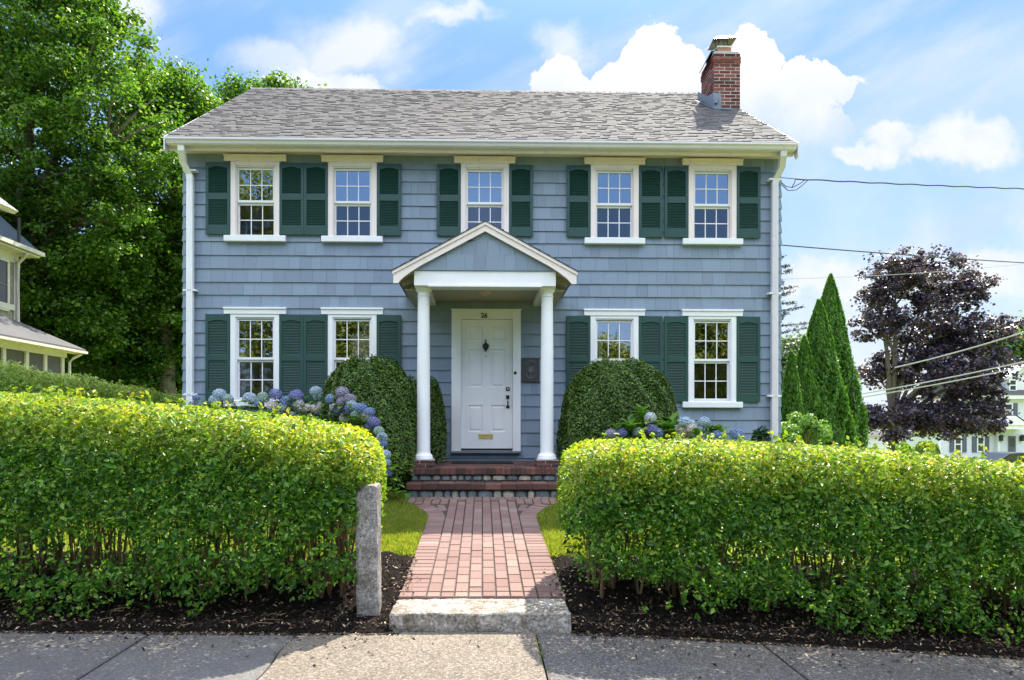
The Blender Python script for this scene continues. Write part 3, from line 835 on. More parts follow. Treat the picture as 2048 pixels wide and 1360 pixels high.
def window(c, zt, zb, top_h, sill, lower):
    """zt/zb glass top and bottom, top_h top of the head board, sill bottom of the sill board"""
    hz = top_h - .105; sz = sill + .095
    mb = MB(); F = WY - .055
    mb.bbox(c - .388, c - .305, F, WY + .10, sz, hz, .004); mb.bbox(c + .305, c + .388, F, WY + .10, sz, hz, .004)
    mb.box(c - .305, c + .305, F + .001, WY + .10, zt + .055, hz - .001); mb.box(c - .305, c + .305, F + .012, WY + .10, sz, zb - .022)
    mb.box(c - .306, c - .290, F + .02, WY + .09, zb - .02, zt + .05)
    mb.box(c + .290, c + .306, F + .02, WY + .09, zb - .02, zt + .05); mb.box(c - .29, c + .29, F + .02, WY + .09, zt + .034, zt + .054)
    w = obj('window', mb, 'white' if lower else 'cream', house)
    mb = MB(); mb.box(c - .485, c + .485, F - .012, WY - .002, hz + .001, top_h - .03); mb.bbox(c - .492, c + .492, F - .03, WY - .002, top_h - .03, top_h, .005)
    obj('head_board', mb, 'white' if lower else 'cream', w)
    mb = MB(); mb.bbox(c - .485, c + .485, F - .03, WY - .002, sill, sz - .001, .006)
    obj('sill', mb, 'white', w)
    mid = (zt + zb) / 2 + .02; g2 = .272
    # upper sash stands proud of the lower one
    for k, (za, zc, yy, gm, mm) in enumerate(((mid - .02, zt + .034, WY - .012, 'glass', 'white'), (zb - .022, mid - .021, WY + .022, 'glass_low', 'white'))):
        mb = MB(); t = .022
        mb.box(c - .290, c - .290 + t, yy, yy + .03, za, zc); mb.box(c + .290 - t, c + .290, yy, yy + .03, za, zc)
        mb.box(c - .290 + t, c + .290 - t, yy, yy + .03, zc - .034, zc); mb.box(c - .290 + t, c + .290 - t, yy, yy + .03, za, za + .036)
        so = obj('sash', mb, mm, w)
        x0, x1, z0, z1 = c - .268, c + .268, za + .036, zc - .034; mu = .0075
        mb = MB()
        for q in (1, 2): xx = x0 + (x1 - x0) * q / 3; mb.box(xx - mu, xx + mu, yy + .010, yy + .018, z0, z1)
        zz = (z0 + z1) / 2
        for q in range(3): a = x0 + (x1 - x0) * q / 3 + (mu if q else 0); b = x0 + (x1 - x0) * (q + 1) / 3 - (mu if q < 2 else 0); mb.box(a, b, yy + .010, yy + .018, zz - mu, zz + mu)
        obj('muntin_grid', mb, mm, w)
        mb = MB(); mb.add([(x0, yy + .02, z0), (x1, yy + .02, z0), (x1, yy + .02, z1), (x0, yy + .02, z1)], [(0, 1, 2, 3)])
        obj('pane', mb, gm, w)
    return w


for c in UW: window(c, 5.472, 4.44, 5.70, 4.325, False)
for c in LW: window(c, 3.078, 1.848, 3.285, 1.712, True)


def shutter_mesh(H, parts, w=.383):
    """parts: top rail, louvre, mid rail, louvre, bottom rail heights"""
    mb = MB(); st = .046; y0, y1 = -.030, 0.0; hw = w / 2
    mb.bbox(-hw, -hw + st, y0, y1, 0, H, .003); mb.bbox(hw - st, hw, y0, y1, 0, H, .003)
    z = 0; br, l2, mr, l1, tr = parts[::-1]
    a, b = -hw + st, hw - st
    mb.box(a, b, y0 + .001, y1, 0, br); mb.box(a, b, y0 + .001, y1, br + l2, br + l2 + mr)
    z0 = br + l2 + mr + l1
    n = 10; pts = [(a, H - .001), (a, z0)]
    for i in range(n + 1):
        t = i / n; xx = a + (b - a) * t; pts.append((xx, z0 + .022 * (max(0, sin(pi * min(1, max(0, (t - .12) / .76)))) ** .7)))
    pts += [(b, z0), (b, H - .001)]
    mb.prism(pts[::-1], y0 + .001, y1)
    for (s0, s1) in ((br, br + l2), (br + l2 + mr, z0 + .02)):
        k = int((s1 - s0) / .0245)
        for i in range(k):
            zz = s0 + (s1 - s0) * (i + .5) / k; mb.add([(a, y0 + .005, zz - .010), (b, y0 + .005, zz - .010), (b, y0 + .020, zz + .010), (a, y0 + .020, zz + .010), (a, y0 + .009, zz - .013), (b, y0 + .009, zz - .013), (b, y0 + .024, zz + .007), (a, y0 + .024, zz + .007)],
                                                  [(0, 1, 2, 3), (7, 6, 5, 4), (0, 4, 5, 1)])
        mb.box(a, b, y1 - .004, y1 - .002, s0, s1)
    return mb


def shutters():
    mu = shutter_mesh(1.137, (.088, .40, .10, .405, .144)); ml = shutter_mesh(1.367, (.115, .527, .09, .51, .125))
    pu = obj('shutter', mu, 'shutter'); pl = obj('shutter', ml, 'shutter'); first = {id(pu): True, id(pl): True}
    XU = [-4.183, -3.021, -2.630 + .0, -1.487, -.546, .607, 1.530, 2.680, 3.103, 4.262]
    XL = [-4.183, -3.021, -2.630, -1.487, 1.530, 2.680, 3.103, 4.262]
    XU[1], XU[2] = at(585, 400, WY).x, at(633.5, 400, WY).x; XL[1], XL[2] = XU[1], XU[2]
    XU[0] = XL[0] = at(438.5, 400, WY).x; XU[3] = XL[3] = at(779, 400, WY).x; XU[4] = at(898, 400, WY).x; XU[5] = at(1041.5, 400, WY).x
    XU[6] = XL[4] = at(1156.5, 400, WY).x; XU[7] = XL[5] = at(1300, 400, WY).x; XU[8] = XL[6] = at(1351, 400, WY).x; XU[9] = XL[7] = at(1494.5, 400, WY).x
    for p, xs, z in ((pu, XU, 4.438), (pl, XL, 1.808)):
        for i, x in enumerate(xs):
            o = p if i == 0 else p.copy()
            if i: COL.objects.link(o)
            o.parent = house; o.location = Vector((x, WY - .031, z)) - house.location


shutters()


def front_door():
    X0, X1 = -.343, .481; Y = WY + .0
    mb = MB(); F = WY - .07
    mb.bbox(-.493, X0, F, WY + .12, 1.012, 3.262, .004); mb.bbox(X1, .606, F, WY + .12, 1.012, 3.262, .004); mb.box(X0, X1, F + .001, WY + .12, 3.113, 3.260)
    mb.box(-.507, .620, F - .015, WY - .01, 3.262, 3.275)
    for xx in (X0 - .012, X1 + .002): mb.box(xx, xx + .010, F - .006, F + .002, 1.012, 3.125)
    mb.box(X0 - .002, X1 + .002, F - .006, F + .0, 3.115, 3.125)
    fr = obj('door_frame', mb, 'door', house)
    mb = MB(); mb.box(-.50, .612, F - .04, WY - .001, .985, 1.010); mb.box(X0, X1, F + .02, WY + .1, 1.012, 1.03); obj('threshold', mb, 'sill_grey', fr)
    mb = MB(); yd = WY - .012; st = .0
    cols = [(-.262 + .0, .012 - .035), (.012 + .11 - .0 + .0, .40)]
    cx = (X0 + X1) / 2; cols = [(cx - .30, cx - .062), (cx + .062, cx + .30)]
    prow = [(2.76, 3.0), (2.03, 2.64), (1.32, 1.75)]
    rs = [(X0 + .003, X1 - .003, 1.055, 3.110)]
    for a, b in cols:
        for c, d in prow: rs = subtract(rs, (a, b, c, d))
    for a, b, c, d in rs: mb.box(a, b, yd, yd + .04, c, d)
    for a, b in cols:
        for c, d in prow:
            mb.box(a, b, yd + .016, yd + .04, c, d)
            q = .03; p = .05
            mb.add([(a + q, yd + .016, c + q), (b - q, yd + .016, c + q), (b - q, yd + .016, d - q), (a + q, yd + .016, d - q), (a + p, yd + .005, c + p), (b - p, yd + .005, c + p), (b - p, yd + .005, d - p), (a + p, yd + .005, d - p)],
                   [(4, 5, 6, 7), (0, 1, 5, 4), (1, 2, 6, 5), (2, 3, 7, 6), (3, 0, 4, 7)])
            e = .008
            mb.add([(a, yd, c), (b, yd, c), (b, yd, d), (a, yd, d), (a + e, yd + .015, c + e), (b - e, yd + .015, c + e), (b - e, yd + .015, d - e), (a + e, yd + .015, d - e)],
                   [(0, 1, 5, 4), (1, 2, 6, 5), (2, 3, 7, 6), (3, 0, 4, 7)])
    d = obj('front_door', mb, 'door', house)
    # knocker
    mb = MB(); k = at(971.5, 693, yd); x, z = k.x, k.z
    mb.prism([(x - .055, z + .02), (x - .04, z - .03), (x - .012, z - .07), (x, z - .095), (x + .012, z - .07), (x + .04, z - .03), (x + .055, z + .02), (x + .03, z + .045), (x + .012, z + .06), (x + .008, z + .10), (x, z + .12), (x - .008, z + .10), (x - .012, z + .06), (x - .03, z + .045)][::-1], yd - .02, yd - .001)
    mb.tube([(x - .038, yd - .03, z + .02), (x - .034, yd - .036, z - .02), (x, yd - .04, z - .05), (x + .034, yd - .036, z - .02), (x + .038, yd - .03, z + .02)], .009, 6)
    mb.sphere((x, yd - .012, z - .155), .010, 8, 5)
    obj('door_knocker', mb, 'black', d)
    mb = MB(); k = at(1015.5, 778, yd); mb.bbox(k.x - .03, k.x + .03, yd - .012, yd - .001, k.z - .03, k.z + .03, .004, 0); mb.lathe((0, 0), [(.02, 0), (.02, .01)], 12) if False else None
    o = obj('deadbolt', mb, 'black', d); mb = MB(); mb.sphere((k.x, yd - .014, k.z), (.017, .008, .017), 12, 6); obj('cylinder', mb, 'brass', o)
    mb = MB(); k = at(1015.5, 803, yd); x, z = k.x, k.z
    mb.bbox(x - .027, x + .027, yd - .014, yd - .001, z + .045, z + .10, .004); mb.bbox(x - .027, x + .027, yd - .014, yd - .001, z - .11, z - .065, .004)
    mb.tube([(x, yd - .01, z + .06), (x, yd - .05, z + .05), (x, yd - .055, z - .01), (x, yd - .05, z - .07), (x, yd - .01, z - .085)], [.010, .011, .012, .011, .010], 8)
    mb.tube([(x, yd - .01, z + .085), (x + .0, yd - .05, z + .09)], [.008, .012], 6)
    obj('door_handle', mb, 'black', d)
    mb = MB(); k = at(971.5, 873, yd); x, z = k.x, k.z; w, h = .115, .04
    mb.bbox(x - w, x + w, yd - .008, yd - .001, z - h, z + h, .003); mb.box(x - w + .014, x + w - .014, yd - .012, yd - .007, z - h + .012, z + h - .012)
    o = obj('mail_slot', mb, 'brass', d)
    mb = MB()
    for i in range(7): xx = x - .06 + i * .02; mb.box(xx - .006, xx + .005, yd - .0135, yd - .0115, z + .006, z + .016)
    obj('slot_lettering', mb, 'black', o)
    # bell
    mb = MB(); k = at(1030.5, 746, F); 
    mb.tube([(k.x, F - .014, k.z), (k.x, F - .001, k.z)], [.018, .026], 14); obj('doorbell', mb, 'black', fr)
    # numbers
    cu = bpy.data.curves.new('house_number', 'FONT'); cu.body = '26'; cu.size = .105; cu.extrude = .004; cu.align_x = 'CENTER'; cu.offset = .0022
    t = bpy.data.objects.new('tmp', cu); COL.objects.link(t); dg = bpy.context.evaluated_depsgraph_get(); me = bpy.data.meshes.new_from_object(t.evaluated_get(dg)); bpy.data.objects.remove(t)
    me.materials.clear(); me.materials.append(M['black']); me.name = 'house_number'
    k = at(968.5, 635.5, F); me.transform(Matrix.Rotation(pi / 2, 4, 'X')); o = finish('house_number', me, fr); o.location = Vector((k.x, F - .004, k.z)) - house.location
    # plaque
    a = at(1044, 717, WY - .03); b = at(1078.6, 764, WY - .03); y0 = WY - .045
    mb = MB(); mb.bbox(a.x, b.x, y0, WY - .02, b.z, a.z, .004); p = obj('wall_plaque', mb, 'plaque', house)
    mb = MB(); cx, cz = (a.x + b.x) / 2, (a.z + b.z) / 2
    for i in range(9):
        an = radians(150 - i * 15); mb.sphere((cx + .10 * cos(an), y0 - .003, cz + .065 + .085 * sin(an)), (.009, .004, .008), 6, 4)
    for i in range(10):
        an = radians(90 + (i - 4.5) * 26); r1 = .075 + .01 * (i % 2)
        mb.tube([(cx, y0 - .002, cz - .01), (cx + r1 * .6 * cos(an), y0 - .006, cz + .0 + r1 * .75 * sin(an)), (cx + r1 * cos(an), y0 - .003, cz + r1 * sin(an) - .012)], [.005, .006, .002], 5)
    mb.tube([(cx, y0 - .003, cz + .02), (cx, y0 - .004, cz - .135)], .006, 5)
    mb.tube([(cx - .07, y0 - .003, cz - .07), (cx - .035, y0 - .004, cz - .12), (cx, y0 - .004, cz - .13), (cx + .035, y0 - .004, cz - .12), (cx + .07, y0 - .003, cz - .07)], .006, 5)
    obj('plaque_relief', mb, 'plaque_relief', p)


front_door()


def portico():
    cxm = .033; yF = 8.95; yG = 9.0; az, lz = 4.165, 3.50; hw = 1.233; sl = (az - lz) / hw
    # gable siding as the part itself
    mb = MB(); rowz = [3.522, 3.735, 3.93, 4.15]
    for zb, zt in zip(rowz[:-1], rowz[1:]):
        x = -.9
        while x < 1.0:
            w = random.choice([.12, .16, .2, .25]); x1 = x + w
            def top(xx): return az - .10 - sl * abs(xx - cxm)
            pts = [(x + .001, zb), (x1 - .001, zb)]
            hi = [(x1 - .001, min(zt, top(x1))), (x + .001, min(zt, top(x)))]
            if x < cxm < x1 and zt > top(cxm): hi.insert(1, (cxm, top(cxm)))
            if min(h[1] for h in hi) > zb + .004:
                mb.prism(pts + hi, yG + .0 - random.uniform(0, .003), yG + .03)
            elif max(h[1] for h in hi) > zb + .01:
                k = 0 if hi[0][1] > hi[-1][1] else 1
                e = hi[0] if k == 0 else hi[-1]; xx = cxm - (az - .10 - zb) / sl if k == 0 else cxm + (az - .10 - zb) / sl
                mb.prism([(xx, zb), (x1 - .001, zb), e] if k == 0 else [(x + .001, zb), (xx, zb), e], yG, yG + .03)
            x = x1
    p = obj('portico', mb, 'siding', house)
    # beam, in three boards
    mb = MB(); mb.bbox(-.93, .995, 9.02, 9.30, 3.315, 3.520, .005); mb.box(-.93, -.75, 9.301, WY - .03, 3.33, 3.518); mb.box(.81, .995, 9.301, WY - .03, 3.33, 3.518)
    mb.box(-.74, .80, 8.99, 9.0195, 3.300, 3.322)
    obj('beam', mb, 'white', p)
    mb = MB(); mb.box(-.749, .809, 9.301, WY - .03, 3.40, 3.42); obj('ceiling', mb, 'soffit', p)
    mb = MB(); mb.lathe((.03, 9.6), [(.03, 3.30), (.08, 3.33), (.09, 3.38), (.05, 3.399)], 16)
    obj('ceiling_light', mb, 'pinkglass', p)
    for cx in (-.815, .893):
        mb = MB(); c = (cx, 9.2); r0, r1 = .093, .080; zb, zt = .956, 3.314
        prof = [(.135, zb), (.137, zb + .012), (.135, zb + .025), (.128, zb + .028), (.128, zb + .045), (.122, zb + .06), (.108, zb + .072), (.100, zb + .078), (r0 + .001, zb + .10)]
        for i in range(9): t = i / 8; prof.append((r0 - (r0 - r1) * t ** 1.6, zb + .11 + t * (3.19 - zb - .11)))
        prof += [(r1 + .001, 3.195), (r1 + .009, 3.20), (r1 + .009, 3.212), (r1 + .001, 3.216), (r1 + .001, 3.25), (r1 + .014, 3.265), (.106, 3.285), (.108, 3.300)]
        mb.lathe(c, prof, 36); mb.box(cx - .108, cx + .108, 9.2 - .108, 9.2 + .108, 3.3005, zt)
        obj('column', mb, 'white', p, smooth=False)
        me = p.children[-1].data if False else bpy.data.objects[-1] if False else None
    # rake boards with a scooped tail
    for s in (-1, 1):
        mb = MB(); ex = cxm + s * hw
        def pt(d, off): return (cxm + s * d, az - sl * d - off)
        poly = [pt(0, 0), pt(hw, 0), (ex, lz - .165), (ex - s * .10, lz - .165 + .018), (ex - s * .145, lz - .105 + .03), (ex - s * .21, lz - .03 + .03), pt(hw - .30, .135), pt(0, .135)]
        poly = [pt(0, 0), pt(hw, 0), (ex, lz - .165), (ex - s * .065, lz - .165), (ex - s * .10, lz - .12), (ex - s * .15, lz - .075), (ex - s * .23, lz - .015), pt(hw - .36, .125), pt(0, .125)]
        if s > 0: poly = poly[::-1]
        mb.prism(poly[::-1], yF, yF + .035)
        poly2 = [pt(0, -.0), pt(hw + .012, -.0), pt(hw + .012, .042), pt(0, .042)]
        if s > 0: poly2 = poly2[::-1]
        mb.prism(poly2[::-1], yF - .018, yF - .001)
        obj('rake_board', mb, 'cream', p)
        # roof plane: soffit boards and shingles
        mb = MB()
        def q(d, off, y): return (cxm + s * d, y, az - sl * d - off)
        vs = [q(0, .06, yF + .036), q(hw - .02, .06, yF + .036), q(hw - .02, .06, WY - .028), q(0, .06, WY - .028), q(0, .0, yF + .036), q(hw - .02, 0, yF + .036), q(hw - .02, 0, WY - .028), q(0, 0, WY - .028)]
        mb.add(vs, [(0, 1, 2, 3), (4, 5, 6, 7), (0, 1, 5, 4), (1, 2, 6, 5), (2, 3, 7, 6), (3, 0, 4, 7)])
        for yy in (9.06, 9.5, 10.0, 10.4):   # rafter tails
            vs = [q(hw - .35, .062, yy), q(hw - .06, .062, yy), q(hw - .06, .13, yy), q(hw - .35, .15, yy)]
            vs += [(a, b + .045, c) for a, b, c in vs]; mb.add(vs, [(0, 1, 2, 3), (7, 6, 5, 4), (0, 4, 5, 1), (1, 5, 6, 2), (2, 6, 7, 3), (3, 7, 4, 0)])
        mb.box(min(cxm + s * .88, cxm + s * 1.12), max(cxm + s * .88, cxm + s * 1.12), 9.32, WY - .028, 3.315, 3.327)
        obj('soffit', mb, 'soffit', p)
        mb = MB(); n = 10; step = (hw + .02) / n
        for i in range(n):
            y = yF - .03 - random.uniform(0, .1)
            while y < WY - .03:
                y1 = min(y + random.choice([.13, .2, .3]), WY - .03); ya = max(y, yF - .028)
                d0, d1 = hw + .02 - i * step, hw + .02 - (i + 1) * step - (.015 if i < n - 1 else 0); l = random.uniform(.018, .024)
                vs = [q(d0, -l, ya), q(d0, -l, y1 - .002), q(d1, -.010, y1 - .002), q(d1, -.010, ya), q(d0, -.002, ya), q(d0, -.002, y1), q(d1, -.002, y1), q(d1, -.002, ya)]
                mb.add(vs, [(0, 1, 2, 3), (0, 4, 5, 1), (0, 3, 7, 4), (1, 5, 6, 2), (4, 7, 6, 5)]); y = y1
        obj('roof', mb, 'darkroof', p)


portico()
for o in list(bpy.data.objects):
    if o.name.startswith('column'):
        o.data.polygons.foreach_set('use_smooth', [True] * len(o.data.polygons))
        o.data.set_sharp_from_angle(angle=radians(35))


def chimney():
    x0, x1, y0, y1, zb, zt = 4.40, 4.905, 12.60, 13.32, 6.9, 8.55
    mb = MB(); ins = .005
    mb.box(x0 + ins, x1 - ins, y0 + ins, y1 - ins, zb, zt - .01, 1)
    h = .0655; z = zb; k = 0
    while z < zt - .02:
        out = 0
        if z > zt - .27: out = .012
        if z > zt - .14: out = .0
        a0, a1, b0, b1 = x0 - out, x1 + out, y0 - out, y1 + out
        off = (k % 2) * .1
        def run(L):
            r = []; p = -off
            while p < L - .005:
                a = max(0, p); b = min(L, p + .2); p += .216
                if b - a > .02: r.append((a, b))
            return r
        hh = h - .017
        for a, b in run(a1 - a0):
            j = random.uniform(-.003, .003)
            mb.box(a0 + a, a0 + b, b0 + j, b0 + .06, z, z + hh); mb.box(a0 + a, a0 + b, b1 - .06, b1 + j, z, z + hh)
        for a, b in run(b1 - b0 - .13):
            j = random.uniform(-.003, .003)
            mb.box(a0 + j, a0 + .06, b0 + .065 + a, b0 + .065 + b, z, z + hh); mb.box(a1 - .06, a1 + j, b0 + .065 + a, b0 + .065 + b, z, z + hh)
        z += h; k += 1
    c = obj('chimney', mb, ['brick', 'mortar'], house)
    mb = MB(); mb.bbox(x0 + .02, x1 - .02, y0 + .02, y1 - .02, zt - .008, zt + .035, .012)
    obj('mortar_crown', mb, 'mortar', c)
    mb = MB(); fx0, fx1, fy0, fy1 = 4.50, 4.76, 12.66, 12.92
    mb.bbox(fx0, fx1, fy0, fy1, zt + .036, zt + .12, .01); obj('flue', mb, 'clay', c)
    mb = MB(); mb.bbox(fx0 - .02, fx1 + .02, fy0 - .02, fy1 + .02, zt + .121, zt + .145, .006)
    mb.bbox(fx0 - .005, fx1 + .005, fy0 - .005, fy1 + .005, zt + .146, zt + .155, .002); obj('flue_collar', mb, 'white', c)
    # rain cap on legs, knocked askew
    mb = MB(); cx, cy, z0 = 4.62, 12.79, zt + .155
    for a, b in ((-.10, -.10), (.10, -.10), (-.10, .10), (.10, .10)): mb.tube([(cx + a, cy + b, z0), (cx + a * .7, cy + b * .7, z0 + .13)], .008, 5)
    vs = []; 
    for a, b, q in ((-.24, -.22, .085), (.22, -.22, .12), (.24, .22, .15), (-.20, .22, .10), (-.13, -.12, .19), (.12, -.12, .205), (.12, .12, .215), (-.13, .12, .195)): vs.append((cx + a, cy + b, z0 + q))
    mb.add(vs, [(0, 1, 5, 4), (1, 2, 6, 5), (2, 3, 7, 6), (3, 0, 4, 7), (4, 5, 6, 7), (3, 2, 1, 0)])
    obj('rain_cap', mb, 'metal', c)
    # loose metal sheet leaning on the back corner of the stack
    mb = MB(); vs = [(4.30, 12.72, 8.47), (4.30, 13.15, 8.44), (4.42, 13.15, 8.66), (4.42, 12.72, 8.70)]; vs += [(a + .012, b, c - .008) for a, b, c in vs]
    mb.add(vs, [(0, 1, 2, 3), (7, 6, 5, 4), (0, 4, 5, 1), (1, 5, 6, 2), (2, 6, 7, 3), (3, 7, 4, 0)])
    mb.box(4.42, 4.50, 12.75, 13.1, 8.592, 8.66)
    obj('metal_cover', mb, 'metal', c)
    # lead flashing stepped up the left side and wrapped round the front corner
    mb = MB()
    def rz(y): return EAVE_Z + SL * (y - EAVE_Y)
    mb.add([(x0 - .012, y0 - .012, rz(y0) + .02), (x0 - .012, y1 + .2, rz(y1 + .2) + .02), (x0 - .012, y1 + .2, rz(y1 + .2) + .16), (x0 - .012, y0 + .3, rz(y0) + .40), (x0 - .012, y0 - .012, rz(y0) + .32)], [(0, 1, 2, 3, 4)])
    mb.add([(x0 - .012, y0 - .012, rz(y0) + .02), (x0 + .14, y0 - .012, rz(y0) + .02), (x0 + .14, y0 - .014, rz(y0) + .30), (x0 - .012, y0 - .013, rz(y0) + .32)], [(0, 1, 2, 3)])
    mb.tube([(x0 + .03, y0 - .03, rz(y0) + .10), (x0 + .06, y0 - .035, rz(y0) + .2)], .03, 8)
    obj('flashing', mb, 'lead', c)
    mb = MB(); pts = [(x0 - .14, y1), (x0 - .10, y0 + .2), (x0 - .02, y0 - .12), (x0 + .28, y0 - .16), (x0 + .36, y0), (x0, y0)]
    mb.add([(a, b, rz(b) + .035) for a, b in pts], [tuple(range(6))]); obj('roof_apron', mb, 'darklead', c)


chimney()


def stoop():
    st = thing('front_stoop', (0, 9.6, .5), 'brick and fieldstone front steps under the white columns', 'steps')
    # upper landing: rowlock edge bricks and field
    X0, X1 = -.97, 1.0; zt = .854
    def rowlock(yf, xa, xb, ztop, depth, name, back, bh=.088):
        mb = MB(); x = xa
        while x < xb - .02:
            w = min(.0675 if bh < .085 else .0675, xb - x); j = random.uniform(-.003, .003); mb.bbox(x + .004, x + w - .004 + .0, yf + j, yf + .2, ztop - bh, ztop + j * .5, .006); x += w
        y = yf + .205
        while y < back - .02:
            y1 = min(y + .1, back); x = xa
            while x < xb - .02:
                x1 = min(x + .205, xb); mb.bbox(x + .003, x1 - .003, y + .003, y1 - .003, ztop - .05, ztop + random.uniform(-.001, .001), .004); x = x1
            y = y1
        mb.box(xa + .006, xb - .006, yf + .008, back, ztop - bh + .006, ztop - .007, 1)
        obj(name, mb, ['tread', 'smortar'], st)

    def rowlock_wide(yf, xa, xb, ztop, name, back, bh):
        mb = MB(); x = xa
        while x < xb - .02:
            w = min(.205, xb - x); j = random.uniform(-.003, .003); mb.bbox(x + .003, x + w - .003, yf + j, yf + .1, ztop - bh, ztop + j * .4, .006)
            mb.bbox(x + .003, x + w - .003, yf + .106, back, ztop - bh, ztop + j * .3, .005); x += w
        mb.box(xa + .006, xb - .006, yf + .01, back, ztop - bh + .004, ztop - .009, 1)
        obj(name, mb, ['tread', 'smortar'], st)
    rowlock(8.90, X0, X1, zt, .2, 'landing', WY - .001, .09)
    rowlock_wide(8.56, -.99, 1.01, .672, 'tread', 8.93, .078)

    def stones(yf, xa, xb, z0, z1):
        mb = MB(); x = xa
        while x < xb - .02:
            w = min(random.uniform(.09, .21), xb - x)
            if xb - x - w < .07: w = xb - x
            hh = z1 - z0; n = 10; cx = x + w / 2; cz = (z0 + z1) / 2; pts = []
            for i in range(n):
                a = 2 * pi * i / n; c, s = cos(a), sin(a); k = 1 / max(abs(c), abs(s)) ** .75 * random.uniform(.93, 1.0)
                pts.append((cx + c * k * (w / 2 - .008), cz + s * k * (hh / 2 - .005)))
            m = len(mb.v); d = random.uniform(.012, .022)
            vs = [(a, yf + .03, b) for a, b in pts] + [(cx + (a - cx) * .93, yf + .01, cz + (b - cz) * .93) for a, b in pts] + [(cx + (a - cx) * .7, yf + .01 - d * .5, cz + (b - cz) * .7) for a, b in pts] + [(cx, yf + .008 - d * .6, cz)]
            fs = []
            for r in range(2):
                for i in range(n): j = (i + 1) % n; fs.append((r * n + i, r * n + j, r * n + n + j, r * n + n + i))
            fs += [(2 * n + i, 2 * n + (i + 1) % n, 3 * n) for i in range(n)]
            mb.add(vs, fs); x += w
        mb.box(xa, xb, yf + .02, yf + .3, z0, z1, 1)
        obj('stone_riser', mb, ['stone', 'smortar'], st)
    stones(8.93, -.955, .985, .672, .763)
    stones(8.60, -.97, .99, .44, .593)
    mb = MB(); mb.box(-.96, .99, 9.24, WY - .002, .4, .80); mb.box(-.96, .99, 8.96, 9.24, .4, .668)
    obj('stone_base', mb, 'smortar', st)
    for xa, xb in ((-.975, -.655), (.735, 1.055)):
        mb = MB(); mb.box(xa + .008, xb - .008, 9.04, 9.36, .856, .95, 1)
        for k in range(2):
            z = .857 + k * .049; x = xa
            off = .08 if k else 0
            while x < xb - .01:
                w = .205 - off; off = 0; x1 = min(x + w, xb); mb.bbox(x + .003, x1 - .004, 9.032, 9.13, z, z + .043, .004); mb.bbox(x + .003, x1 - .004, 9.26, 9.37, z, z + .043, .004); x = x1
            for xx in (xa, xb - .09): mb.bbox(xx, xx + .09, 9.135, 9.255, z, z + .043, .004)
            mb.bbox(xa + .092, xb - .092, 9.135, 9.255, z, z + .0425, .004)
        obj('pedestal', mb, ['tread', 'mortar'], st)


stoop()
mb = MB(); mb.bbox(-.46, .46, 9.85, 10.35, .857, .872, .004)
for i in range(46): mb.box(-.45 + i * .0195, -.445 + i * .0195, 9.86, 10.34, .8725, .875)
tag(obj('doormat', mb, 'mat', origin=(0, 10.1, .855)), 'thin black doormat lying on the brick landing before the white door', 'doormat')
for v in bpy.data.objects['doormat'].data.vertices: v.co -= Vector((0, 0, 0))

# curtains and blinds behind the windows
def cloth(c, x0, x1, z0, z1, label, name='curtain', folds=9, cat='curtain', mat='curtain'):
    mb = MB(); n = 40; vs = []
    for zz in (z0, z1):
        for i in range(n + 1): t = i / n; vs.append((x0 + (x1 - x0) * t, WY + .15 + .018 * sin(t * folds * 2 * pi), zz))
    vs += [(a, b + .004, d) for a, b, d in vs]; m = n + 1
    fs = [(i, i + 1, m + i + 1, m + i) for i in range(n)] + [(2 * m + i, 3 * m + i, 3 * m + i + 1, 2 * m + i + 1) for i in range(n)]
    mb.add(vs, fs); tag(obj(name, mb, mat, origin=((x0 + x1) / 2, WY + .15, z0), smooth=True), label, cat)


cloth(0, UW[2] - .27, UW[2] + .27, 4.45, 5.5, 'white curtain drawn across the small window above the portico')
cloth(0, LW[2] - .27, LW[2] - .16, 1.85, 3.1, 'pale curtain at the left edge of the window behind the right boxwood', folds=3)
cloth(0, LW[0] - .27, LW[0] - .21, 1.85, 3.1, 'grey curtain edge inside the ground floor window at far left', folds=2)
mb = MB(); bx0, bx1 = LW[1] - .03, LW[1] + .27
for i in range(26): z = 2.02 + i * .032; mb.box(bx0, bx1, WY + .14, WY + .152, z, z + .027)
mb.box(bx0, bx1, WY + .14, WY + .17, 2.85, 2.90)
tag(obj('window_blind', mb, 'cream', origin=((bx0 + bx1) / 2, WY + .14, 2.0)), 'cream slatted blind inside the ground floor window left of the portico', 'blind')
ch = thing('chandelier', (-2.25, 11.7, 2.42), 'small lit chandelier seen through the ground floor window left of the portico', 'chandelier')
mb = MB(); mb.tube([(-2.25, 11.7, 2.45), (-2.25, 11.7, 3.5)], .008, 6)
for x, y in ((-2.40, 11.7), (-2.25, 11.55), (-2.1, 11.7), (-2.25, 11.85)): mb.tube([(-2.25, 11.7, 2.47), ((x - 2.25) / 2, (y + 11.7) / 2, 2.42), (x, y, 2.50)], .007, 6)
obj('arm', mb, 'brass', ch)
for x, y in ((-2.40, 11.7), (-2.25, 11.55), (-2.1, 11.7), (-2.25, 11.85)):
    mb = MB(); mb.lathe((x, y), [(.008, 2.50), (.012, 2.51), (.016, 2.53), (.011, 2.56), (.003, 2.585)], 8); obj('bulb', mb, 'bulb', ch, smooth=True)

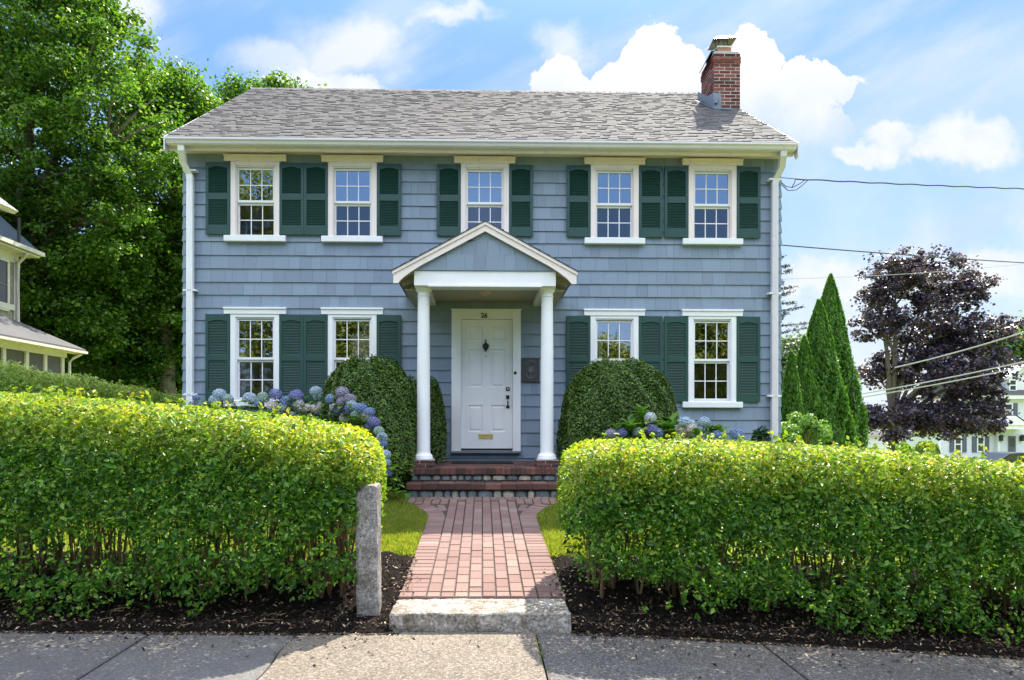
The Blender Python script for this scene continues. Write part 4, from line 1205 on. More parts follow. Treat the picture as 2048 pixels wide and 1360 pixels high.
# ------------------------------------------------------------------ granite post and step
def rough_block(name, x0, x1, y0, y1, z0, z1, mat, n=(8, 8, 8), amp=.006, lean=(0, 0), rnd=.012, amp_low=0.0):
    """stone block with softened edges and an uneven face"""
    nx, ny, nz = n; vid = {}; mb = MB(); vs = []; fs = []
    cx, cy = (x0 + x1) / 2, (y0 + y1) / 2

    def P(i, j, k):
        key = (i, j, k)
        if key in vid: return vid[key]
        p = Vector((x0 + (x1 - x0) * i / nx, y0 + (y1 - y0) * j / ny, z0 + (z1 - z0) * k / nz))
        q = Vector((p.x, p.y, p.z)); e = (i in (0, nx)) + (j in (0, ny)) + (k in (0, nz))
        if e >= 2:
            if i in (0, nx): q.x += rnd * (1 if i == 0 else -1) * (.6 if e == 2 else 1)
            if j in (0, ny): q.y += rnd * (1 if j == 0 else -1) * (.6 if e == 2 else 1)
            if k in (0, nz): q.z += rnd * (1 if k == 0 else -1) * (.6 if e == 2 else 1)
        nv = mnoise.noise_vector(p * 9) * amp + mnoise.noise_vector(p * 30) * amp * .5
        low = (1 - k / nz) * amp_low; nv = nv + mnoise.noise_vector(p * 6 + Vector((5, 2, 1))) * low
        q += nv; t = (p.z - z0); q.x += lean[0] * t; q.y += lean[1] * t
        vid[key] = len(vs); vs.append(tuple(q)); return vid[key]
    for i in range(nx):
        for j in range(ny): fs.append((P(i, j, nz), P(i + 1, j, nz), P(i + 1, j + 1, nz), P(i, j + 1, nz))); fs.append((P(i, j, 0), P(i, j + 1, 0), P(i + 1, j + 1, 0), P(i + 1, j, 0)))
    for i in range(nx):
        for k in range(nz): fs.append((P(i, 0, k), P(i + 1, 0, k), P(i + 1, 0, k + 1), P(i, 0, k + 1))); fs.append((P(i, ny, k), P(i, ny, k + 1), P(i + 1, ny, k + 1), P(i + 1, ny, k)))
    for j in range(ny):
        for k in range(nz): fs.append((P(0, j, k), P(0, j, k + 1), P(0, j + 1, k + 1), P(0, j + 1, k))); fs.append((P(nx, j, k), P(nx, j + 1, k), P(nx, j + 1, k + 1), P(nx, j, k + 1)))
    mb.add(vs, fs); o = obj(name, mb, mat, origin=(cx, cy, z0)); return o


tag(rough_block('granite_post', -.889, -.730, 4.70, 4.90, -.05, 1.005, 'granite', (7, 7, 40), .006, (-.012, .0), .010), 'square grey granite post standing beside the left hedge end', 'post')
tag(rough_block('granite_step', -.625, .60, 4.48, 4.855, -.02, .166, 'granite_pale', (60, 18, 12), .007, (0, 0), .010, .034), 'long low granite step between sidewalk and brick path', 'step')


# ------------------------------------------------------------------ plants
def hedge(name, x0, x1, yc, depth, topf, botf, n, label, lsize=(.026, .060), round_end=0, mat='privet', seed=1, stems=90, gaps=True, axis='x', bottomf=None, core=True, group=None):
    """clipped hedge: twiggy stems, a dense leafy top and a thinner, gappy lower part"""
    rg = np.random.default_rng(seed); L = x1 - x0
    org = ((x0 + x1) / 2, yc, g((x0 + x1) / 2, yc)) if axis == 'x' else (yc, (x0 + x1) / 2, g(yc, (x0 + x1) / 2))
    root = thing(name, org, label, 'hedge', group)
    out = []; nrm = []; tips = []
    tot = 0
    while tot < n:
        m = n; x = x0 + L * rg.random(m); v = rg.random(m) ** .8       # v: height fraction
        a = rg.random(m)
        top = topf(x); bot = botf(x)
        z = bot + (top - bot) * v
        hw = depth / 2 * np.clip(.74 + .26 * np.clip(v / .55, 0, 1) ** .7, .3, 1)
        # taper at the rounded ends
        if round_end: 
            de = (x1 - x) if round_end > 0 else (x - x0)
            r = .42 if round_end > 0 else .30; tend = np.clip(de / r, 0, 1); hw = hw * np.sqrt(np.clip(1 - (1 - tend) ** 2, .02, 1))
            ztop = top - (1 - np.sqrt(np.clip(1 - (1 - np.clip(de / .28, 0, 1)) ** 2, 0, 1))) * .26
            inw = (v < .35) * (.35 - v) * .35
            keep0 = (z < ztop) & (de > inw)
        else: keep0 = np.ones(m, bool); ztop = top
        zr = np.clip((z - (ztop - .24)) / .24, 0, 1); hw2 = hw * np.sqrt(np.clip(1 - (zr * .56) ** 2, .05, 1))
        # shell-biased depth
        sgn = np.where(rg.random(m) < .62, -1, 1); dd = 1 - np.abs(rg.normal(0, .16, m)); dd = np.where(rg.random(m) < .2, rg.random(m), dd)
        y = yc + sgn * hw2 * dd
        near_top = (ztop - z) < .05 + 0 * z
        y = np.where(near_top | (rg.random(m) < .12), yc + hw2 * rg.uniform(-1, 1, m), y)
        if True:
            bumpn = np.array([mnoise.noise((a_ * 2.3, b_ * 2.3, c_ * 2.3 + seed)) for a_, b_, c_ in zip(x[:0], y[:0], z[:0])]) if False else .0
        # clumps and gaps by cheap trigonometric noise
        def tn(f, p): return (np.sin(x * f + p) * np.sin(z * f * 1.3 + p * 1.7 + 2 * np.sin(x * f * .37)) + np.sin(x * f * 2.1 + z * f * 1.1 + p * 3) * .6 + np.sin(x * f * 3.7 - z * f * 4.1 + p) * .35)
        c = tn(5.2, seed) * .5 + tn(13, seed + 2) * .35
        y = y + np.where(sgn < 0, -1, 1) * c * .062
        dens = np.ones(m)
        if gaps:
            lo = np.clip((.56 - v) / .28, 0, 1); dens = 1 - lo * (.36 - .50 * np.clip(c + .15, -1, 1)) 
            band = np.exp(-((v - .30) / .13) ** 2); dens -= band * (.52 - .60 * c)
            dens = np.clip(dens, .04, 1); dens = np.where(v < .1, dens * .55, dens)
        keep = keep0 & (rg.random(m) < dens)
        P = np.stack([x, y, z], 1)[keep]
        N = np.stack([np.zeros(m), np.where(y < yc, -1., 1.) * .55, .5 + .5 * zr], 1)[keep] + rg.normal(0, .62, (keep.sum(), 3))
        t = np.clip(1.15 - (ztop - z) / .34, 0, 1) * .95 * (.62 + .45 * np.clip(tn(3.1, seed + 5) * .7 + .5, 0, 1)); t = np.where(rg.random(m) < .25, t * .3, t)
        out.append(P); nrm.append(N); tips.append(t[keep]); tot += keep.sum()
    P = np.concatenate(out)[:n]; N = np.concatenate(nrm)[:n]; T = np.concatenate(tips)[:n]
    if axis == 'y': P = P[:, [1, 0, 2]]; N = N[:, [1, 0, 2]]
    s = (lsize[0] + (lsize[1] - lsize[0]) * rg.random(len(P)) ** 1.3) * np.where(T > .4, .82, 1.0)
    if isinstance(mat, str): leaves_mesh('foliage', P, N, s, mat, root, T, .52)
    # stray shoots that escaped the last clipping
    Ps = []; Ns = []
    for i in range(int(L * (26 if gaps else 6))):
        x = x0 + L * rg.random();
        if (round_end > 0 and x > x1 - .35) or (round_end < 0 and x < x0 + .35): continue
        f = rg.random() < .45; tp = float(topf(np.array([x]))[0])
        b0 = np.array([x, yc + rg.uniform(-.45, .45) * depth, tp - .01]) if f else np.array([x, yc - depth * .47, tp - rg.uniform(.25, 1.2)])
        dr = np.array([rg.normal(0, .3), rg.normal(0, .3), 1]) if f else np.array([rg.normal(0, .5), -1, rg.uniform(-.2, .8)]); dr /= np.linalg.norm(dr); ln = rg.uniform(.03, .10)
        for k in range(9): Ps.append(b0 + dr * ln * k / 8 + rg.normal(0, .008, 3)); Ns.append(rg.normal(0, 1, 3) + np.array([0, 0, .6]))
    Ps = np.array(Ps)
    if axis == 'y': Ps = Ps[:, [1, 0, 2]]
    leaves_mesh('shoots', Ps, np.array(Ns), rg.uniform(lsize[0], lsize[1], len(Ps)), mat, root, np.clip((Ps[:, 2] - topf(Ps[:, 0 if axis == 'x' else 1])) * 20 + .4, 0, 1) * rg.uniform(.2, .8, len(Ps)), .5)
    # stems
    mb = MB(); rr = random.Random(seed)
    for i in range(stems):
        x = x0 + L * (i + rr.random()) / stems; e = 0
        if round_end > 0 and x > x1 - .2: x -= .2
        if round_end < 0 and x < x0 + .2: x += .2
        y = yc + rr.uniform(-.2, .2); b = g(x, y) if axis == 'x' else g(yc, x)
        tz = float(topf(np.array([x]))[0]) - .12; h = tz - b; k = rr.randint(2, 4)
        for q in range(k):
            lx, ly = rr.uniform(-.28, .28), rr.uniform(-.20, .20); r = rr.uniform(.005, .012) * (1.5 if q == 0 and rr.random() < .3 else 1)
            pts = [(x, y, b - .02), (x + lx * .22 + rr.uniform(-.02, .02), y + ly * .25, b + h * .25), (x + lx * .55 + rr.uniform(-.03, .03), y + ly * .6, b + h * .55), (x + lx, y + ly, b + h * .93)]
            for pp in range(4):
                a_ = pts[pp]
                if round_end > 0: a_ = (min(a_[0], x1 - .08), a_[1], a_[2])
                if round_end < 0: a_ = (max(a_[0], x0 + .08), a_[1], a_[2])
                pts[pp] = a_
            if axis == 'y': pts = [(p[1], p[0], p[2]) for p in pts]
            mb.tube(pts, [r, r * .85, r * .6, r * .3], 5)
            # side twigs
            for u in range(4):
                t = rr.uniform(.2, .9); a_ = Vector(pts[1]).lerp(Vector(pts[3]), t); d = Vector((rr.uniform(-.16, .16), rr.uniform(-.2, .12), rr.uniform(-.03, .16)))
                mb.tube([a_, a_ + d * .5 + Vector((0, 0, .015)), a_ + d], [r * .35, r * .25, r * .12], 4, cap=False)
    obj('stems', mb, 'stem', root)
    return root


def front_hedges():
    ltop = lambda x: np.interp(x, [-6, -4.2, -3.2, -2.2, -1.6, -1.1, -.72], [1.80, 1.70, 1.65, 1.57, 1.51, 1.43, 1.34])
    lbot = lambda x: np.interp(x, [-6, -4, -3.2, -2.5, -1.8, -1.2, -.9], [.12, .10, .10, .14, .20, .27, .36]) + .05 * np.sin(x * 7) + .04 * np.sin(x * 17 + 1)
    rtop = lambda x: np.interp(x, [.60, 1.2, 2, 3, 4, 6], [1.30, 1.32, 1.31, 1.25, 1.15, 1.0])
    rbot = lambda x: np.interp(x, [.6, 1.0, 1.7, 2.2, 2.8, 3.6, 6], [.38, .30, .19, .06, -.05, -.10, -.2]) + .06 * np.sin(x * 6 + 1) + .04 * np.sin(x * 15)
    hedge('front_hedge', -6, -.76, 5.12, 1.42, ltop, lbot, 92000, 'sunlit clipped privet hedge left of the path, beside the granite post', round_end=1, seed=3, stems=120)
    hedge('front_hedge', .60, 6.2, 5.10, 1.38, rtop, rbot, 96000, 'sunlit clipped privet hedge right of the path, in front of the house corner', round_end=-1, seed=11, stems=120)


front_hedges()
hedge('side_hedge', 7.4, 15, -6.2, 1.2, lambda y: np.interp(y, [7.4, 8.6, 10.5, 12, 13.6, 15], [2.2, 2.17, 2.10, 2.02, 1.98, 1.95]) + .03 * np.sin(y * 4), lambda y: y * 0 + .5, 120000, 'pale green side hedge running back beside the house', lsize=(.04, .07), mat='privet_back', seed=21, stems=30, gaps=False, axis='y')


def dome(name, c, rx, ry, z0, z1, n, mat, lsize, label, cat='shrub', flat=.5, group=None, sq=3.0):
    root = thing(name, (c[0], c[1], z0), label, cat, group); H = z1 - z0
    # superellipse profile
    u = rng.random(n); th = rng.uniform(0, 2 * pi, n); m = n
    ph = np.arcsin(np.clip(rng.random(n) ** .8, 0, 1))
    cp = np.cos(ph) ** (2 / sq); spp = np.sin(ph) ** (2 / sq)
    def wob(a, b): return 1 + .028 * np.sin(a * 5 + 1) * np.sin(b * 6) + .020 * np.sin(a * 13 + b * 9) + .010 * np.sin(a * 29) * np.sin(b * 31)
    r = wob(th, ph) * (1 - np.abs(rng.normal(0, .035, n)))
    under = np.clip((.22 - spp) / .22, 0, 1) * .22
    ctx = np.sign(np.cos(th)) * np.abs(np.cos(th)) ** .9; cty = np.sign(np.sin(th)) * np.abs(np.sin(th)) ** .9
    P = np.stack([c[0] + rx * cp * ctx * r * (1 - under), c[1] + ry * cp * cty * r * (1 - under), z0 + H * (spp * r)], 1)
    N = np.stack([np.cos(th) * cp, np.sin(th) * cp, spp], 1) + rng.normal(0, .55, (n, 3))
    leaves_mesh('foliage', P, N, rng.uniform(*lsize, n), mat, root, None, .6)
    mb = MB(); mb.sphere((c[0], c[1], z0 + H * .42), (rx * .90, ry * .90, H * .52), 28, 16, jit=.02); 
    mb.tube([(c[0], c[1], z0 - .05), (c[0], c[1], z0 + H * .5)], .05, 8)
    obj('twig_mass', mb, 'core', root); return root


cL = at(740, 800, 9.35); cR = at(1236, 800, 9.45); cB = at(838, 830, 10.15)
dome('boxwood', (cL.x, 9.35), .72, .68, .5, 2.34, 60000, 'boxwood', (.024, .042), 'large rounded boxwood left of the portico, behind blue hydrangeas')
dome('boxwood', (cB.x, 10.12), .41, .40, .52, 2.13, 24000, 'boxwood', (.024, .042), 'smaller rounded boxwood tucked against the wall behind the left column', sq=4.2)
dome('boxwood', (cR.x, 9.45), .87, .74, .5, 2.33, 64000, 'boxwood', (.024, .042), 'broad rounded boxwood right of the portico')


def flower_mesh(r=.085):
    mb = MB(); n = 70
    for i in range(n):
        z = 1 - 1.75 * (i + .5) / n; a = i * 2.39996; q = sqrt(max(0, 1 - z * z)); d = Vector((q * cos(a), q * sin(a), z)); p = d * r * random.uniform(.9, 1.04)
        t = d.cross(Vector((random.uniform(-1, 1), random.uniform(-1, 1), random.uniform(-1, 1)))).normalized(); b = d.cross(t); s = r * .27
        for k in range(4):
            an = k * pi / 2; u = t * cos(an) + b * sin(an); w = t * cos(an + pi / 2) + b * sin(an + pi / 2)
            vs = [p, p + u * s * .55 + w * s * .45 + d * .004, p + u * s + d * .002, p + u * s * .55 - w * s * .45 + d * .004]; mb.add(vs, [(0, 1, 2, 3)])
    return mb


HEADS_L = [(439, 789, 'pale', 13), (430, 801, 'pale', 12), (456, 798, 'pale', 11), (393, 796, 'blue', 7), (500, 797, 'pale', 14), (518, 808, 'blue', 10), (527, 795, 'green', 12), (551, 789, 'violet', 13), (575, 804, 'blue', 14), (592, 793, 'violet', 15),
           (545, 813, 'cream', 12), (568, 815, 'white', 12), (596, 808, 'white', 13), (600, 816, 'cream', 13), (616, 818, 'cream', 12), (632, 818, 'cream', 12), (646, 812, 'white', 13), (632, 783, 'pale', 12), (636, 793, 'pale', 10), (664, 800, 'blue', 14),
           (671, 815, 'white', 12), (685, 786, 'mauve', 14), (687, 804, 'mauve', 14), (700, 798, 'mauve', 12), (704, 811, 'pale', 12), (679, 821, 'violet', 12), (668, 826, 'white', 11), (698, 822, 'violet', 13), (723, 818, 'blue', 13), (739, 824, 'blue', 11),
           (690, 836, 'cream', 12), (712, 831, 'green', 11), (733, 834, 'cream', 11), (748, 845, 'violet', 13), (740, 853, 'blue', 11), (758, 862, 'green', 11), (764, 875, 'pale', 11), (766, 888, 'blue', 10), (771, 909, 'pale', 11), (771, 925, 'pale', 11), (775, 947, 'violet', 9)]
HEADS_R = [(1222, 868, 'mauve', 12), (1243, 866, 'violet', 12), (1300, 835, 'white', 12), (1277, 864, 'green', 12), (1302, 861, 'violet', 14), (1316, 866, 'blue', 11), (1355, 861, 'cream', 13), (1361, 872, 'cream', 10), (1381, 856, 'cream', 14), (1373, 866, 'pink', 12),
           (1368, 844, 'pale', 13), (1382, 847, 'pale', 10), (1408, 844, 'pale', 12), (1414, 848, 'green', 10), (1430, 872, 'blue', 13), (1474, 869, 'blue', 14), (1444, 873, 'green', 10)]


def big_leaf(mb, base, d, L, W, droop=.3):
    """ovate hydrangea leaf with a folded midrib"""
    d = Vector(d).normalized(); side = d.cross(Vector((0, 0, 1)));
    if side.length < .1: side = Vector((1, 0, 0))
    side.normalize(); up = side.cross(d).normalized(); mid = []; le = []; ri = []
    for t, w in ((0, .05), (.2, .62), (.45, 1), (.7, .78), (.9, .3), (1, 0)):
        p = Vector(base) + d * L * t - Vector((0, 0, 1)) * droop * L * t * t; mid.append(p); le.append(p + side * W * .5 * w + up * W * .14 * w); ri.append(p - side * W * .5 * w + up * W * .14 * w)
    vs = mid + le + ri; n = 6; fs = []
    for i in range(5): fs.append((i, i + 1, n + i + 1, n + i)); fs.append((i + 1, i, 2 * n + i, 2 * n + i + 1))
    mb.add(vs, fs)


def hydrangea(heads, Yf, label, spread, leaves=220, extra=()):
    pts = [at(px, py, Yf(px)) for px, py, c, r in heads]; x0, x1 = min(p.x for p in pts), max(p.x for p in pts); ym = sum(p.y for p in pts) / len(pts)
    root = thing('hydrangea_bush', ((x0 + x1) / 2, ym, g((x0 + x1) / 2, ym)), label, 'hydrangea', None)
    base = root.location.copy(); mb = MB()
    for p in pts:
        for k in range(3):
            a = random.uniform(0, 2 * pi); b = p + Vector((cos(a) * .05, sin(a) * .05, -.06)); big_leaf(mb, b, (cos(a), sin(a), random.uniform(.0, .5)), random.uniform(.10, .15), random.uniform(.06, .09))
    for i in range(leaves):
        p = random.choice(pts); q = p + Vector((random.gauss(0, .12), random.uniform(-.05, .25), -abs(random.gauss(.05, .28)) - .08)); q.z = max(q.z, .6); a = random.uniform(0, 2 * pi)
        big_leaf(mb, q, (cos(a), sin(a) - .3, random.uniform(-.1, .6)), random.uniform(.10, .16), random.uniform(.06, .10))
    for px, py, Y, n, L in extra:
        t = at(px, py, Y)
        for k in range(n):
            a = 2 * pi * k / n + random.uniform(-.3, .3); h = random.uniform(-.02, .14); big_leaf(mb, t - Vector((0, 0, .16 - h * .7)), (cos(a), sin(a) * .8 - .2, random.uniform(.35, 1.3)), L * random.uniform(.8, 1.15), L * .52, .25)
    obj('leaves', mb, 'hyd_leaf', root)
    st = MB()
    for p in pts: b = Vector((base.x * .35 + p.x * .65, p.y + random.uniform(.0, .3), base.z)); st.tube([b, b.lerp(p, .6) + Vector((0, .04, .08)), p - Vector((0, 0, .02))], [.009, .007, .005], 5)
    obj('stems', st, 'stem', root)
    for (px, py, c, r), p in zip(heads, pts):
        me = FLOWERS[(c)][random.randint(0, 1)]; o = bpy.data.objects.new('flower_head', me); COL.objects.link(o); o.parent = root
        s = r / (FPX / p.y) / .085; o.location = p - root.location; o.scale = (s, s, s * .86); o.rotation_euler = (random.uniform(-.5, .3), random.uniform(-.4, .4), random.uniform(0, 6))


FLOWERS = {}
for c in flowers:
    FLOWERS[c] = []
    for q in range(2):
        t = obj('flower_head', flower_mesh(), 'fl_' + c); me = t.data; bpy.data.objects.remove(t); FLOWERS[c].append(me)
random.seed(31)
hydrangea([h for h in HEADS_L if h[0] < 560], lambda px: 9.55, 'pale blue hydrangea bush under the far left ground floor window', 1, 330, [(640, 795, 9.7, 6, .17), (420, 800, 9.6, 6, .16)][1:])
hydrangea([h for h in HEADS_L if 560 <= h[0] < 655], lambda px: 9.45, 'cream and blue hydrangea bush below the second pair of green shutters', 1, 330, [(618, 800, 9.6, 8, .17), (560, 797, 9.7, 6, .15)])
hydrangea([h for h in HEADS_L if h[0] >= 655], lambda px: 9.0 - (px - 655) / 110 * .85, 'violet and mauve hydrangea bush spilling in front of the large left boxwood', 1, 420)
hydrangea([h for h in HEADS_R if h[0] < 1330], lambda px: 8.55, 'violet hydrangea with tall green leaf shoots before the right boxwood', 1, 120,
          [(1283, 812, 8.6, 8, .21), (1262, 838, 8.55, 9, .22), (1238, 846, 8.6, 7, .18), (1325, 838, 8.7, 9, .22), (1290, 845, 8.7, 9, .22), (1278, 834, 8.7, 8, .2), (1310, 850, 8.6, 8, .2)])
hydrangea([h for h in HEADS_R if h[0] >= 1330], lambda px: 8.8, 'cream and pale blue hydrangea with lime leaves below the right ground floor window', 1, 150,
          [(1340, 845, 8.6, 9, .2), (1395, 860, 8.6, 9, .18), (1422, 848, 8.9, 9, .21), (1345, 832, 8.9, 8, .21), (1436, 856, 8.9, 8, .2), (1365, 850, 8.9, 8, .2)])


def small_shrub(name, c, r, n, mat, ls, label, aspect=.5):
    root = thing(name, (c[0], c[1], c[2] - r * 1.6), label, 'shrub'); d = unit(rng.normal(size=(n, 3))); lob = rng.normal(size=(14, 3)) * r * .45; q = lob[rng.integers(0, 14, n)]
    P = np.array(c) + q + d * r * .4 * rng.random((n, 1)) ** .4; P[:, 2] = np.maximum(P[:, 2], c[2] - r * 1.4)
    leaves_mesh('foliage', P, d + rng.normal(0, .5, (n, 3)) + np.array([0, 0, .4]), rng.uniform(*ls, n), mat, root, None, aspect)
    mb = MB(); base = Vector((c[0], c[1], c[2] - r * 1.6 - .3))
    for l in lob: mb.tube([base, Vector(c) + Vector(l) * .5, Vector(c) + Vector(l)], [.02, .012, .005], 5)
    obj('stems', mb, 'stem', root)


p = at(1520, 866, 9.9); small_shrub('holly_shrub', (p.x, 9.9, p.z - .03), .16, 260, 'dark_leaf', (.06, .10), 'small dark glossy shrub near the right downspout')
p = at(1602, 868, 13); small_shrub('lime_shrub', (p.x, 13, p.z - .06), .42, 3500, 'lime', (.05, .09), 'pale lime green shrub at the foot of the arborvitae')


def conifer(px, py_top, Y, half_px, label, n, z0=.3, mat='thuja', name='arborvitae', group='arborvitae right of the house'):
    t = at(px, py_top, Y); H = t.z - z0; R = half_px / (FPX / Y); root = thing(name, (t.x, Y, z0), label, 'conifer', group)
    hh = rng.random(n) ** 1.25; th = rng.uniform(0, 2 * pi, n)
    prof = np.clip((1 - hh) ** .80, 0, 1) * np.clip(.80 + hh * 1.2, 0, 1)
    lob = 1 + .09 * np.sin(th * 4 + hh * 11) + .08 * np.sin(th * 9 - hh * 25) + .09 * np.sin(th * 17 + hh * 47) * np.sin(hh * 60 + th * 3)
    r = R * prof * lob * (1 - np.abs(rng.normal(0, .09, n))) + .02
    P = np.stack([t.x + r * np.cos(th), Y + r * np.sin(th), z0 + H * hh + rng.normal(0, .03, n)], 1)
    N = np.stack([np.cos(th), np.sin(th), .35 + 0 * th], 1) + rng.normal(0, .5, (n, 3)); D = np.stack([np.cos(th) * .5, np.sin(th) * .5, 1 + 0 * th], 1) + rng.normal(0, .3, (n, 3))
    leaves_mesh('crown', P, N, rng.uniform(.06, .14, n), mat, root, None, .38, dirs=D, simple=True)
    mb = MB(); mb.lathe((t.x, Y), [(.10, z0 - .1), (R * .66, z0 + .1), (R * .66, z0 + H * .25), (R * .44, z0 + H * .55), (R * .18, z0 + H * .84), (.01, z0 + H * .95)], 18); obj('trunk', mb, 'core', root)


conifer(1661, 553, 18.5, 72, 'tallest arborvitae, the rearmost with its tip against the sky', 42000)
conifer(1638, 604, 16.6, 70, 'bright arborvitae in front of the tallest one', 42000)
conifer(1609, 676, 16.2, 48, 'short arborvitae left of the two tall ones', 18000)
conifer(1583, 706, 15.2, 34, 'lowest arborvitae, nearest the house corner', 12000)


def tree(name, base, trunk_h, lobes, n, mat, ls, label, tr=.25, cl=.55, cat='tree', group=None, leaf_per=55, bend=0, hang=.2, limbs=True, aspect=.8, hollow=.35):
    """lobes: list of (centre, radius xyz). Leaves come in clumps on twigs spread through the lobes."""
    root = thing(name, base, label, cat, group); base = Vector(base); nc = max(8, n // leaf_per)
    w = np.array([(r[0] * r[1] * r[2]) ** .7 for c, r in lobes]); w = w / w.sum(); li = rng.choice(len(lobes), nc, p=w)
    d = unit(rng.normal(size=(nc, 3))); rad = (hollow + (1 - hollow) * rng.random(nc)) ** .6
    C = np.array([lobes[i][0] for i in li]) + d * rad[:, None] * np.array([lobes[i][1] for i in li])
    k = rng.integers(0, nc, n); e = rng.normal(size=(n, 3)) * np.array([1, 1, .6]) * cl * .5 * rng.uniform(.6, 1.3, (nc, 1))[k]
    P = C[k] + e; N = rng.normal(0, .55, (n, 3)) + np.array([0, 0, .75]) + unit(e) * .4
    leaves_mesh('crown', P, N, rng.uniform(*ls, n), mat, root, None, aspect, simple=True)
    if limbs:
        mb = MB(); top = base + Vector((bend, 0, trunk_h)); mb.tube([base - Vector((0, 0, .2)), base + Vector((0, 0, .2)), base.lerp(top, .5), top], [tr * 1.25, tr, tr * .85, tr * .7], 12)
        for c, r in lobes:
            c = Vector(c); a = top.lerp(base, random.uniform(0, .25)); m = a.lerp(c, .5) + Vector((random.uniform(-.4, .4), random.uniform(-.4, .4), .35)); rr = tr * random.uniform(.35, .55)
            mb.tube([a, m, c], [rr, rr * .7, rr * .3], 8)
            for q in range(7):
                dd = Vector((random.gauss(0, 1), random.gauss(0, 1), random.gauss(.2, .7))).normalized(); e_ = c + Vector((dd.x * r[0], dd.y * r[1], dd.z * r[2])) * .85; s = m.lerp(c, random.uniform(.3, 1)); mm = s.lerp(e_, .5) + Vector((0, 0, random.uniform(0, .3)))
                mb.tube([s, mm, e_], [rr * .3, rr * .2, rr * .05], 5, cap=False)
        obj('trunk', mb, 'bark', root)
    return root


def L(px, py, Y, rx, rz=None, ry=None):
    """a crown lobe read off the photo: centre pixel, depth, radii in metres"""
    p = at(px, py, Y); return ((p.x, Y, p.z), (rx, ry or rx, rz or rx))


random.seed(5)
tree('maple_tree', (-19.5, 28, 1.2), 6, [L(60, 60, 28, 3.6), L(170, 130, 27, 2.6), L(240, 260, 27, 2.6), L(60, 300, 27, 3.6), L(180, 420, 28, 3.2), L(20, 520, 29, 3.5), L(120, 600, 29, 3.0), L(-80, 150, 28, 4), L(190, 20, 29, 1.6), L(130, -60, 28, 3), L(-60, 450, 28, 4), L(100, 700, 30, 2.2)],
     140000, 'maple', (.11, .20), 'tall spreading maple at the far left above the neighbouring roof', .42, .62, leaf_per=120, hollow=.15)
tree('maple_tree', (-15.5, 33, 1.2), 6, [L(340, 230, 33, 2.6, 2.2), L(290, 180, 34, 1.5), L(395, 240, 33, 1.8), L(330, 380, 32, 3.2), L(250, 520, 32, 3.0), L(340, 600, 33, 3.2), L(210, 700, 33, 2.6), L(310, 740, 34, 2.6), L(400, 500, 34, 3.2), L(420, 350, 35, 2.8), L(420, 680, 35, 3.2)],
     130000, 'maple', (.12, .22), 'dense maple whose crown touches the left end of the blue house roof', .42, .66, leaf_per=120, hollow=.15)
tree('maple_tree', (-12.5, 42, 1.0), 8, [L(500, 190, 42, 1.7, 1.1), L(465, 195, 42, .8, 1.0), L(555, 205, 42, 1.6, 1.2), L(590, 205, 42, 1.0, 1.3), L(647, 222, 42, .5, 1.2), L(500, 330, 43, 4), L(600, 330, 43, 3.5)],
     26000, 'maple', (.16, .28), 'maple crown just showing above the left end of the roof ridge', .4, .8)
tree('understorey_tree', (-17.5, 38, 1.1), 3, [L(180, 640, 38, 3.5), L(260, 700, 38, 3.5), L(120, 720, 38, 3.0), L(340, 720, 38, 3.5), L(420, 740, 38, 3)], 30000, 'maple', (.18, .3), 'low leafy tree filling the gap beside the neighbouring porch', .25, 1.0)
random.seed(9)
zb = -.9
tree('purple_maple', (at(1785, 850, 35).x, 35, zb), 3.2, [L(1790, 560, 35, 2.0, 1.6), L(1870, 555, 35, 1.9, 1.6), L(1930, 580, 35, 1.4, 1.2), L(1760, 640, 35, 1.6, 1.3), L(1870, 650, 35, 2.6, 1.6), L(1950, 680, 35, 2.2, 1.5), L(1780, 740, 35.5, 1.6, 1.0), L(1880, 750, 34.5, 2.6, 1.5),
      L(1960, 750, 35, 1.7, 1.5), L(1790, 830, 34.5, 1.9, .8), L(1880, 830, 34.5, 2.4, 1.1), L(1950, 810, 35, 1.5, 1.2), L(1755, 590, 35, 1.0, .8), L(2015, 650, 35, .7, .5), L(1740, 840, 34.5, 1.0, .7), L(1960, 850, 34, 1.4, .5), L(1850, 700, 35, 1.6, 1.2), L(1900, 860, 34, 1.6, .45), L(1800, 870, 33.5, 1.0, .35)], 39000, 'purple', (.12, .24), 'dark purple-leaved maple on the right beyond the cables', .27, .40, hollow=.1, leaf_per=42)
tree('green_tree', (41, 62, -1.8), 4, [L(2040, 690, 62, 2.8, 1.7), L(2100, 690, 62, 4, 3), L(2030, 730, 62, 2.4, 1.2)], 9000, 'tree_far', (.3, .5), 'pale green tree beyond the white house at the right edge', .4, 1.2)
tree('green_tree', (at(1590, 700, 24).x, 24, -.2), 2, [L(1585, 700, 24, .8, .5), L(1600, 760, 24, .9, .8), L(1570, 760, 24, .8, .8)], 6000, 'tree_far', (.1, .18), 'small leafy tree showing behind the arborvitae and the house corner', .1, .4)


